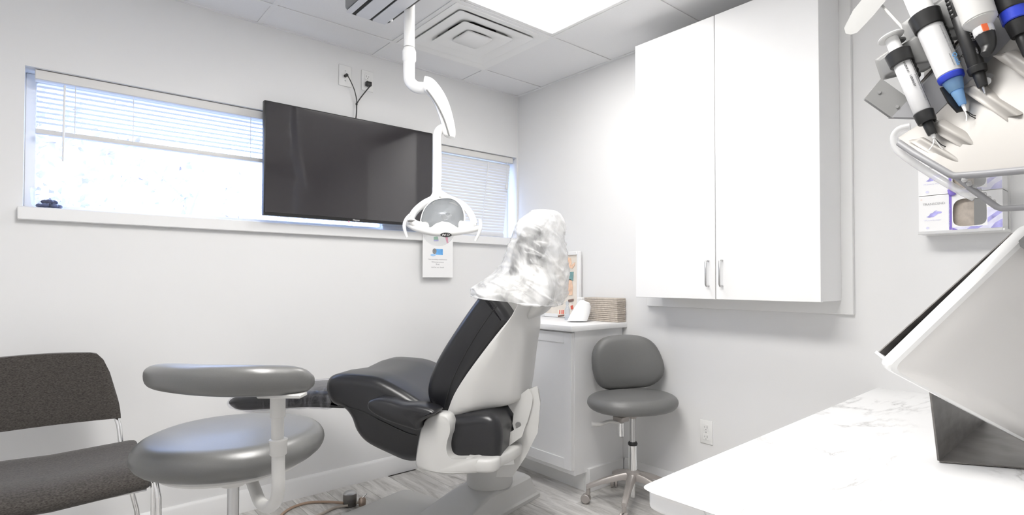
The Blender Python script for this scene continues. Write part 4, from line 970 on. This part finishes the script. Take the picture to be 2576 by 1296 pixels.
# ------------------------------------------------------------------ floor valves and hoses by the dental chair
v0 = on(880, 1272, 2, 0)
fv = thing('floor_valve', 'dark floor valve with hoses beside the dental chair base', 'valve', v0)
MB().lathe([(.030, 0), (.033, .006), (.033, .052), (.030, .058)], v0, seg=22).build('valve_body', M['darkmetal'], fv)
MB().lathe([(.032, .058), (.033, .062), (.024, .070), (.010, .072)], v0, seg=12).build('valve_cap', M['steel'], fv)
v1 = v0+EX*.062
MB().lathe([(.016, 0), (.018, .01), (.018, .03), (.012, .04)], v1, seg=18).build('shutoff_body', M['brass'], fv)
MB().tube([v1+V((0, 0, .036)), v1+EX*.022+V((0, 0, .060))], .004, 8).build('shutoff_lever', M['chrome'], fv)
MB().tube([v0+EX*.03+V((0, 0, .014)), v1+V((0, 0, .014))], .006, 8).build('coupling', M['hose2'], fv)
def fp(u, v, z=.0075): return on(u, v, 2, z)
hs = MB().tube([v0+V((-.03, 0, .02)), fp(820, 1263), fp(775, 1265), fp(735, 1277), fp(708, 1296), fp(690, 1320)], .0065, 10, 36).build('hose', M['hose']); tag(hs, 'reddish tan hose curving over the floor from the dark valve', 'hose', 'hoses on the floor')
hs = MB().tube([v0+V((-.02, -.028, .014)), fp(845, 1277), fp(820, 1288), fp(795, 1300), fp(770, 1318)], .0065, 10, 30).build('hose', M['hose2']); tag(hs, 'grey tan hose running towards the floor from the dark valve front', 'hose', 'hoses on the floor')

# ------------------------------------------------------------------ marble counter
ctz = .705
cA, cB = on(1622, 1226, 2, ctz), on(2216, 976, 2, ctz); cA = V((-1.56, -2.287, ctz)); cB = V((-.001, -2.246, ctz)); 
cC, cD = V((-.001, -3.05, ctz)), V((-1.552, -3.05, ctz))
THK = .044
o = MB()
corner = spline([cA+V((0, -.03, 0)), cA+V((.004, -.01, 0)), cA+V((.012, -.002, 0)), cA+V((.03, .0005, 0))], 8)
top = corner+[cB, cC, cD]
o.prism(top, (0, 0, -THK)).bevel(.014, 4, 50)
mc = o.build('marble_countertop', M['marble']); tag(mc, 'white veined marble counter top in the right foreground', 'countertop')
cbn = thing('counter_cabinet', 'plain white cabinet under the marble counter', 'cabinet', (-.8, -2.7, 0))
MB().box((-1.50, -2.98, .09), (-.02, -2.36, ctz-THK-.0005), .002, 1).build('body', M['cab'], cbn)
MB().box((-1.44, -2.94, 0), (-.02, -2.43, .0895)).build('toe_kick', M['panelgrey'], cbn)
for k in range(3): MB().box((-1.495+.495*k, -2.3595, .10), (-1.01+.495*k, -2.342, ctz-THK-.012), .002, 1).build('door', M['cab'], cbn)

# ------------------------------------------------------------------ tilted monitor and its sheet-metal stand
T_, A1, B1 = dep(2216, 922, 1.20), dep(2590, 562, 1.10), dep(2576, 1112, 1.30)
e1 = (A1-T_); e2 = (B1-T_); nf = e2.cross(e1).normalized()
if nf.dot(CAM-T_) > 0: nf = -nf      # screen side faces away from the camera
e2p = e2*1.08
mo = thing('tilted_monitor', 'white tilted monitor seen from behind on the marble counter', 'monitor', dep(2420, 1120, 1.2))
def mq(a, b, c=0): return T_+e1*a+e2p*b+nf*c
def rq(a0, a1, b0, b1, c, r=.035, n=5):
    l1, l2 = e1.length, e2p.length; out = []; u1, u2 = e1.normalized(), e2p.normalized()
    for (a, b, t0) in ((a1*l1-r, b1*l2-r, 0), (a0*l1+r, b1*l2-r, 90), (a0*l1+r, b0*l2+r, 180), (a1*l1-r, b0*l2+r, 270)):
        for i in range(n): t = R2(t0+90*i/(n-1)); out.append(T_+u1*(a+r*math.cos(t))+u2*(b+r*math.sin(t))+nf*c)
    return out
MB().loft([rq(.01, .99, .01, .99, .016, .015), rq(0, 1, 0, 1, .010, .018), rq(0, 1, 0, 1, -.004, .018), rq(.008, .992, .01, .99, -.011, .018)]).build('bezel', M['white'], mo, ang=50)
MB().loft([rq(.02, .98, .03, .97, -.010, .02), rq(.05, .95, .07, .93, -.020, .02), rq(.09, .91, .16, .84, -.034, .03)]).build('rear_cover', M['monitor_back'], mo, ang=50)
MB().loft([rq(.03, .97, .03, .97, .0165, .01), rq(.03, .97, .03, .97, .020, .01)]).build('screen', M['screen'], mo)
# slim front plate standing off the screen, wider gap at the bottom
ga, gb_, gc_, gd = mq(.04, .02, .040), mq(.93, .02, .0215), mq(.93, .96, .0215), mq(.04, .96, .040)
MB().prism([ga, gb_, gc_, gd], nf*.003).build('front_plate', M['darkmetal'], mo)
MB().prism([mq(.034, .015, .018), mq(.034, .015, .046), mq(.034, .96, .046), mq(.034, .96, .018)], e1.normalized()*.006).build('plate_lip', M['white'], mo)
for b_ in (.1, .88): MB().box((-.006, -.006, 0), (.006, .006, .012), .002, 1, Matrix.Translation(mq(.92, b_, .012))).build('plate_clip', M['steel'], mo)
pp_ = [dep(u, v, 1.085) for u, v in ((2562, 606), (2580, 590), (2640, 600), (2640, 650), (2580, 630), (2566, 620))]
MB().prism(pp_, nf*-.015).build('cable_clip', M['greyplastic'], mo)
sb0, sb1, sf = on(2363, 1163, 2, ctz+.002), on(2590, 1181, 2, ctz+.002), on(2480, 1060, 2, ctz+.002)
sd0 = (sb0-CAM).dot(FW)
stp = dep(2340, 966, sd0+.01)
fd = (sf-sb0); fd = fd.normalized()*.56
stand = thing('monitor_stand', 'dark folded sheet-metal stand under the tilted monitor', 'stand', sb0)
MB().prism([sb0, sb0+fd, sb0+fd*.9+(sb1-sb0)*1.2, sb0+(sb1-sb0)*1.2], (0, 0, .003)).build('base_plate', M['darkmetal'], stand)
upv = stp-sb0
MB().prism([sb0+V((0, 0, .003)), sb0+fd+V((0, 0, .003)), sb0+fd+V((0, 0, .13)), sb0+upv*.95, sb0+upv], V((-fd.y, fd.x, 0)).normalized()*.004).build('upright_plate', M['darkmetal'], stand)

# ------------------------------------------------------------------ syringe rack above the counter
def rz(u, v=0): return 1.12-(u-2180)*.00045
def rp(u, v, e=0): return dep(u, v, rz(u)+e)
RB = (rp(2450, 60)-rp(2245, 250)).normalized()       # along the rail
rk = thing('syringe_rack', 'grey and clear syringe rack hanging above the marble counter', 'rack', rp(2400, 400))
MB().prism([rp(2244, 294), rp(2316, 219), rp(2390, 143), rp(2507, 20), rp(2600, -75), rp(2690, -50), rp(2576, 64), rp(2543, 98), rp(2457, 187), rp(2344, 297)], EYH*.012).build('rail', M['greyrail'], rk)
MB().prism([rp(2179, 247), rp(2217, 201), rp(2285, 250), rp(2246, 294)], EYH*.012).bevel(.002, 2).build('end_plate', M['greyplastic'], rk)
for u, v in ((2212, 232), (2257, 268)): MB().cyl(rp(u, v, -.003), rp(u, v, .002), .003, seg=10).build('screw', M['steel'], rk)
# cream back board seen above the rail
MB().prism([rp(2262, 268, .02), rp(2330, 200, .03), rp(2330, 170, .05), rp(2520, -20, .05), rp(2560, -60, .05), rp(2600, -70, .03), rp(2310, 222, .03)], EYH*.006).build('back_board', M['cream'], rk)
# syringe clips
def clip(px):
    MB().prism([rp(u, v, .014) for u, v in px], -EYH*.05).bevel(.006, 3, 35).build('clip', M['greyplastic'], rk, ang=50)
clip([(2207, 152), (2262, 116), (2298, 102), (2322, 116), (2339, 166), (2322, 176), (2270, 184), (2222, 196)])
clip([(2277, 62), (2330, 22), (2362, 10), (2385, 30), (2408, 92), (2390, 96), (2336, 104), (2288, 100)])
clip([(2362, -30), (2430, -60), (2468, -40), (2492, 14), (2470, 22), (2420, 40)])
clip([(2480, -70), (2540, -110), (2600, -70), (2590, -20), (2540, -10)])
# lever paddle and rod at the top
MB().loft([[rp(u, v, .05)+o_ for (u, v) in px for o_ in (V((0, 0, 0)),)] for px in ()] or [[rp(u, v, .05) for u, v in ((2129, 70), (2132, 80), (2142, 82), (2154, 78), (2190, 40), (2240, -20), (2270, -60), (2230, -60), (2190, -20), (2150, 28))], [rp(u, v, .064) for u, v in ((2129, 70), (2132, 80), (2142, 82), (2154, 78), (2190, 40), (2240, -20), (2270, -60), (2230, -60), (2190, -20), (2150, 28))]]).bevel(.004, 3, 40).build('lever', M['rackwhite'], rk, ang=50)
MB().tube([rp(2200, 0, .06), rp(2217, 12, .06), rp(2250, 48, .05), rp(2284, 84, .03)], .0026, 8).build('lever_rod', M['shell'], rk)
# tray of cream plastic under the rail, with ribs
tl = [rp(2264, 350), rp(2344, 299), rp(2457, 189), rp(2576, 66), rp(2690, -46)]
tD, tE = dep(2402, 440, .98), dep(2720, 412, .84)
tb_ = MB(); tb_.prism([tl[0], tl[1], tl[2], tl[3], tl[4], tE, tD], UP*.004-EYH*0+EYH*.006).build('tray', M['cream'], rk)
def rib(a, b, w_=.019):
    a, b = dep(*a), dep(*b); d = (b-a).normalized(); n_ = d.cross(FW).normalized()
    MB().prism([a-n_*w_/2, a+n_*w_/2, b+n_*w_/2, b-n_*w_/2], -EYH*.020).bevel(.004, 2, 40).build('tray_rib', M['cream'], rk, ang=50)
rib((2345, 312, 1.035), (2452, 372, .975)); rib((2438, 222, .995), (2548, 296, .93)); rib((2520, 138, .955), (2620, 205, .90))
rib((2300, 352, 1.06), (2420, 424, .985), .010)
# grey front rods of the tray
MB().tube([rp(2262, 360), dep(2300, 386, 1.05), dep(2392, 440, .985), dep(2404, 443, .98), dep(2480, 437, .93), dep(2580, 428, .88), dep(2700, 418, .83)], .0062, 10).build('tray_rod', M['greyrail'], rk)
MB().tube([dep(2404, 443, .98), dep(2450, 480, .965), dep(2508, 521, .95), dep(2520, 525, .945), dep(2580, 522, .92), dep(2700, 516, .87)], .0052, 10).build('tray_rod', M['greyrail'], rk)
MB().prism([dep(2404, 443, .985), dep(2512, 523, .955), dep(2700, 516, .88), dep(2700, 418, .84)], EYH*.003).build('side_panel', M['acrylic'], rk)
for k in range(7):
    u = 2420+12*k; v = 452+9.5*k
    MB().box((-.004, -.004, -.004), (.004, .004, .004), .0015, 1, Matrix.Translation(dep(u+6, v, .965)) @ Matrix.Rotation(.6, 4, 'Y')).build('notch', M['acrylic_lip'], rk)
MB().tube([rp(2290, 318, .01), rp(2262, 326, .01), rp(2249, 348, .012), rp(2262, 382, .012), dep(2330, 430, 1.06), dep(2400, 472, 1.01), dep(2452, 498, .99)], .0085, 12, 40, flat=.8).build('tray_lip', M['acrylic_lip'], rk)
MB().cyl(rp(2481, 205, -.012), rp(2481, 205, .0), .014, seg=18).build('tray_boss', M['greyplastic'], rk)
MB().cyl(rp(2481, 205, -.015), rp(2481, 205, -.010), .007, seg=14).build('boss_screw', M['steel'], rk)
# post that carries the rack (stands on the counter to the right)
pp0 = dep(2760, 300, .86)
MB().cyl(V((pp0.x, pp0.y, ctz+.001)), V((pp0.x, pp0.y, 1.72)), .014).build('post', M['steel'], rk)
MB().lathe([(.09, .001), (.09, .012), (.03, .02), (.016, .05)], (pp0.x, pp0.y, ctz), seg=28).build('post_foot', M['greyplastic'], rk)
MB().tube([V((pp0.x, pp0.y, 1.50)), dep(2690, 20, .88), dep(2640, -30, .905)], .009, 10).build('post_arm', M['steel'], rk)

# syringes held by the clips
def syringe(name, label, p0, p1, segs, group, e=-.03):
    a, b = rp(*p0, e), rp(*p1, e); ax = (b-a); L = ax.length; d = ax.normalized()
    r = thing(name, label, 'syringe', b, group)
    for (n_, f0, f1, r0, r1, m) in segs:
        h0, h1 = L*f0, L*f1; bv = min(.0015, abs(h1-h0)*.2)
        MB().lathe([(r0*.93, h0), (r0, h0+bv), (r1, h1-bv), (r1*.93, h1)], a, d, 24).build(n_, M[m], r)
    return r, a, d, L
G = 'cartridge syringes in the rack'
def wr(px, d=1.06): return px*d/FPX
s1, a, d, L = syringe('syringe', 'black collared syringe with a white label, lowest in the rack', (2240, 92), (2352, 352),
    [('plunger_stem', .02, .22, wr(15), wr(15), 'white'), ('collar', .16, .28, wr(29), wr(27), 'black'), ('barrel', .25, .74, wr(20), wr(19.5), 'label'), ('cap', .74, .84, wr(22), wr(20), 'black'), ('nozzle', .84, .95, wr(12), wr(10), 'black'), ('tip', .95, .985, wr(5), wr(4), 'white')], G)
side_ = d.cross(FW).normalized()
if side_.dot(EX) < 0: side_ = -side_
fwd = side_.cross(d).normalized(); fwd = fwd if fwd.dot(FW) < 0 else -fwd
MB().lathe([(wr(28), 0), (wr(30), .002), (wr(28), .004)], a, d, 26).build('thumb_disc', M['white'], s1)
MB().lathe([(wr(14), 0), (wr(15), .002), (wr(14), .004)], a+side_*.022+d*.008+EYH*.012, d, 20).build('second_disc', M['greyplastic'], s1)
for k in range(4): MB().ball(a+side_*wr(22)+d*L*(.27+.045*k), wr(9.5), seg=10).build('grip_rib', M['black'], s1)
MB().cyl(a+side_*wr(17)+d*L*.26-fwd*.004, a+side_*wr(17)+d*L*.84-fwd*.004, wr(9)).build('second_barrel', M['greyrail'], s1)
def stext(parent, body, f, o_side, size, m, r_, fit=None):
    text('lettering', body, a+d*L*f+side_*o_side+fwd*r_, d, side_ if False else d.cross(-fwd), size, M[m], parent, fit=fit)
stext(s1, '0-0Z0Z-01', .29, -.009, .0052, 'blackink', wr(20)*1.0); stext(s1, 'UD0AL33', .42, -.008, .0058, 'blackink', wr(20)*1.01)
stext(s1, 'directions for use on reverse', .42, .001, .0028, 'ink', wr(20)*1.02, fit=L*.25)
MB().prism([a+d*L*f+side_*s_+fwd*wr(20.4) for f, s_ in ((.26, .0048), (.74, .0048), (.74, .0056), (.26, .0056))], fwd*.0004).build('label_line', M['blackink'], s1)
for q_ in ((.02, .04, -.6), (.03, .05, .3), (.025, .0, .6)):
    t0 = a+d*L*.985; MB().tube([t0, t0+d*q_[0]*.6+side_*q_[2]*.012, t0+d*q_[0]+side_*q_[2]*.03], .0009, 6).build('tip_wire', M['black'] if q_[2] > .5 else M['white'], s1)

s2, a, d, L = syringe('syringe', 'white labelled syringe with a blue clear tip in the second clip', (2300, -18), (2424, 268),
    [('plunger_stem', .0, .22, wr(25), wr(25), 'white'), ('collar', .20, .33, wr(34), wr(31), 'black'), ('barrel', .32, .735, wr(27), wr(26), 'label'), ('ring', .735, .78, wr(27), wr(26), 'blue'), ('nozzle', .78, .87, wr(21), wr(15), 'bluetip'), ('needle_hub', .87, .985, wr(13), wr(8), 'bluetip'), ('tip', .985, 1.04, wr(4), wr(3), 'white')], G)
for k in range(8): MB().ball(a+side_*wr(30)+d*L*(.29+.033*k), wr(9), seg=10).build('grip_rib', M['black'], s2)
stext(s2, 'Quala', .60, .002, .0098, 'blueprint', wr(26.6), fit=L*.105); stext(s2, 'DENTAL PRODUCTS', .60, -.004, .003, 'ink', wr(27), fit=L*.10)
stext(s2, 'X', .625, .0112, .0125, 'blackink', wr(25)); stext(s2, 'Dispose of material with tip, see leaflet', .34, .006, .0032, 'ink', wr(26.5), fit=L*.26); stext(s2, 'Do not use after the date shown', .36, .001, .0032, 'ink', wr(27), fit=L*.24)
MB().prism([a+d*L*f-fwd*.012+side_*s_ for f, s_ in ((.80, -.017), (.80, .017), (.92, .017), (1.02, .007), (1.02, -.006), (.93, -.014))], fwd*.004).build('tip_guard', M['black'], s2)
for k_, m_ in ((-.25, 'white'), (.55, 'black'), (1.1, 'black')):
    t0 = a+d*L*1.03; MB().tube([t0, t0+d*.012+side_*k_*.008, t0+d*.02+side_*k_*.022], .0009, 6).build('tip_wire', M[m_], s2)

s3, a, d, L = syringe('syringe', 'slim black syringe with ribbed grip in the third clip', (2388, -40), (2474, 222),
    [('plunger_stem', .0, .12, wr(14), wr(14), 'white'), ('grip', .08, .34, wr(17), wr(17), 'black'), ('barrel', .32, .80, wr(17), wr(16), 'black'), ('cap', .80, .86, wr(19), wr(18), 'black'), ('nozzle', .86, .985, wr(12), wr(10), 'black'), ('tip', .985, 1.05, wr(3), wr(2), 'steel')], G)
for k in range(6): MB().ball(a-side_*wr(14)+d*L*(.1+.04*k), wr(7), seg=10).build('grip_rib', M['black'], s3)
stext(s3, 'PLT 01', .50, -.004, .007, 'ink', wr(17)); stext(s3, 'resin', .66, -.003, .006, 'ink', wr(17))
s4, a, d, L = syringe('dispenser_tube', 'grey white dispenser tube with an orange label and black elbow tip', (2436, -30), (2478, 88),
    [('tube', 0, .70, wr(34), wr(32), 'shell'), ('shoulder', .70, .86, wr(32), wr(19), 'shell'), ('label', .84, 1.0, wr(19), wr(19), 'label')], None, e=-.055)
MB().prism([a+d*L*f+side_*s_+fwd*wr(18) for f, s_ in ((.86, -.0135), (.86, -.004), (1.0, -.004), (1.0, -.0135))], fwd*.0016).build('orange_label', M['orange'], s4)
p_ = a+d*L
MB().tube([p_-d*.003, p_+d*.014, p_+d*.024-side_*.002, p_+d*.034-side_*.010], lambda t: wr(19)*(1-.5*t), 14, 18).build('elbow_tip', M['black'], s4)
s5, a, d, L = syringe('syringe', 'black and blue syringe at the right end of the rack', (2520, -60), (2590, 150),
    [('barrel', .0, .55, wr(27), wr(25), 'blue'), ('grip', .05, .42, wr(30), wr(28), 'black'), ('cap', .55, .72, wr(22), wr(18), 'black'), ('nozzle', .72, .95, wr(12), wr(9), 'black'), ('tip', .95, 1.0, wr(4), wr(3), 'white')], G)
for k in range(3): MB().tube([a+d*L*(.42+.17*k)+side_*.004+fwd*.024, a+d*L*(.5+.17*k)+side_*.012+fwd*.026, a+d*L*(.56+.17*k)+side_*.03+fwd*.024], .0028, 8, 12).build('side_tip', M['white'], s5)

# ------------------------------------------------------------------ glove boxes in their wall holder
gx_ = -.1
def gl(u, v): return on(u, v, 0, gx_)
y_l, y_r, z0_, z1_ = -2.405, -2.642, 1.307, 1.437
gh = thing('glove_box_holder', 'clear and white wall holder carrying two glove boxes', 'holder', (-.05, -2.52, 1.298))
h_ = MB(); h_.box((-.106, y_r-.006, z0_-.010), (-.0005, y_l+.002, z0_-.001), .001, 1); h_.box((-.006, y_r-.006, z0_-.001), (-.0005, y_l+.002, 1.60)); h_.build('shelf', M['white'], gh)
MB().box((-.112, y_r+.0, z0_-.010), (-.1075, y_l+.0, z0_+.0), .001, 1).build('front_lip', M['acrylic_lip'], gh)
def glove_box(z, label, opening):
    t = thing('glove_box', label, 'box', (-.05, (y_l+y_r)/2, z), 'glove boxes on the wall')
    zt = z+.128
    fxx = gx_
    yo0, yo1, zo0, zo1 = -2.506, -2.600, z+.012, z+.108        # opening
    cy, hy, cz, hz = (yo0+yo1)/2, abs(yo1-yo0)/2, (zo0+zo1)/2, (zo1-zo0)/2
    def orow(k):   # dome-shaped opening: flat bottom, round top
        tt = 2*math.pi*k/32; a, b = math.cos(tt), math.sin(tt); a = math.copysign(abs(a)**.6, a); b = math.copysign(abs(b)**(.62 if b > 0 else .35), b); return V((fxx, cy+a*hy, cz+b*hz))
    def edge(k):
        tt = 2*math.pi*k/32; a, b = math.cos(tt), math.sin(tt); s_ = 1/max(abs(a), abs(b)); return V((fxx, cy+a*s_*(hy+.004), cz+b*s_*(hz+.004)))
    b = MB(); b.loft([[edge(k) for k in range(32)], [orow(k) for k in range(32)], [orow(k)+V((.003, 0, 0)) for k in range(32)]], caps=False)
    ya, yb_, za, zb_ = cy+hy+.004, cy-hy-.004, cz-hz-.004, cz+hz+.004
    for lo, hi in (((ya, z), (y_l, zt)), ((y_r, z), (yb_, zt)), ((yb_, z), (ya, za)), ((yb_, zb_), (ya, zt))): b.box((fxx, lo[0], lo[1]), (fxx+.0015, hi[0], hi[1]))
    b.box((fxx+.001, y_r, z), (-.007, y_r+.0015, zt)); b.box((fxx+.001, y_l-.0015, z), (-.007, y_l, zt)); b.box((fxx+.001, y_r, z), (-.007, y_l, z+.0015)); b.box((fxx+.001, y_r, zt-.0015), (-.007, y_l, zt)); b.box((-.0085, y_r, z), (-.007, y_l, zt))
    b.build('carton', M['paper'], t)
    MB().box((fxx+.004, yb_+.004, z+.004), (fxx+.006, cy-.012, zt-.02)).build('inner_flap', M['greyplastic'], t)
    MB().box((fxx+.02, yb_-.01, z+.004), (fxx+.022, ya+.01, zt-.01)).build('inner_wall', M['towel'], t)
    f2 = lambda y, zz: V((fxx-.0003, y, z+zz))
    MB().prism([f2(-2.4955, .002), f2(-2.5035, .002), f2(-2.5035, .126), f2(-2.4955, .126)], (-.0004, 0, 0)).build('stripe', M['purple'], t)
    text('lettering', 'TRANSCEND', f2(-2.418, .094)+V((-.0005, 0, 0)), (0, -1, 0), (0, 0, 1), .011, M['ink'], t, fit=.066)
    text('lettering', 'nitrile examination gloves', f2(-2.4975, .012)+V((-.0009, 0, 0)), (0, 0, 1), (0, 1, 0), .005, M['violet2'], t, fit=.08)
    text('lettering', '100 gloves by weight', f2(-2.420, .038)+V((-.0005, 0, 0)), (0, -1, 0), (0, 0, 1), .005, M['violet2'], t, fit=.05)
    text('lettering', 'O', f2(-2.411, .113)+V((-.0005, 0, 0)), (0, -1, 0), (0, 0, 1), .007, M['peach'], t)
    hand = [(0, 0), (.010, .004), (.016, .012), (.026, .015), (.034, .0215), (.043, .023), (.034, .019), (.044, .019), (.058, .017), (.060, .014), (.056, .011), (.046, .010), (.036, .004), (.028, -.001), (.010, -.003)]
    MB().prism([f2(-2.428-a_*.78, .052+b_*.95) for a_, b_ in hand], (-.0006, 0, 0)).build('printed_glove', M['violet'], t)
    MB().prism([f2(-2.432+.0055*math.cos(q_), .012+.0045*math.sin(q_)) for q_ in np.linspace(0, 6.283, 17)[:-1]], (-.0006, 0, 0)).build('printed_dot', M['violet2'], t)
    # glove artwork around the lower right of the opening
    MB().prism([f2(-2.5045, .001), f2(y_r+.001, .001), f2(y_r+.001, .072), f2(-2.6015, .072), f2(-2.6015, .0105), f2(-2.5045, .0105)], (-.0003, 0, 0)).build('printed_art', M['violet2'], t)
    for px_, m_ in (([(-2.545, .001), (-2.575, .001), (-2.590, .010), (-2.556, .010)], 'violet'), ([(-2.602, .02), (-2.602, .036), (-2.641, .066), (-2.641, .052)], 'violet'), ([(-2.610, .001), (-2.641, .001), (-2.641, .030), (-2.622, .018)], 'violet'), ([(-2.5045, .001), (-2.52, .001), (-2.5045, .009)], 'purple')):
        MB().prism([f2(*q_) for q_ in px_], (-.0007, 0, 0)).build('printed_art', M[m_], t)
    return t
glove_box(z0_, 'lower white and violet glove box in the wall holder', True)
glove_box(z0_+.130, 'upper white and violet glove box, stacked on the other', True)
# blue glove end hanging from the upper box
gp = [gl(2384, 478), gl(2392, 476), gl(2400, 484), gl(2407, 488), gl(2402, 492), gl(2392, 494), gl(2386, 489)]
gv = MB(); gc0 = sum(gp, V())/7
gv.loft([[gc0+(p-gc0)*k+V((-dx, 0, 0)) for p in gp] for k, dx in ((.9, .002), (1, .006), (.75, .013), (.2, .016))]); g_ = gv.build('glove', M['purple']); tag(g_, 'dark violet glove end poking out between the glove boxes', 'glove')

bpy.context.view_layer.update()
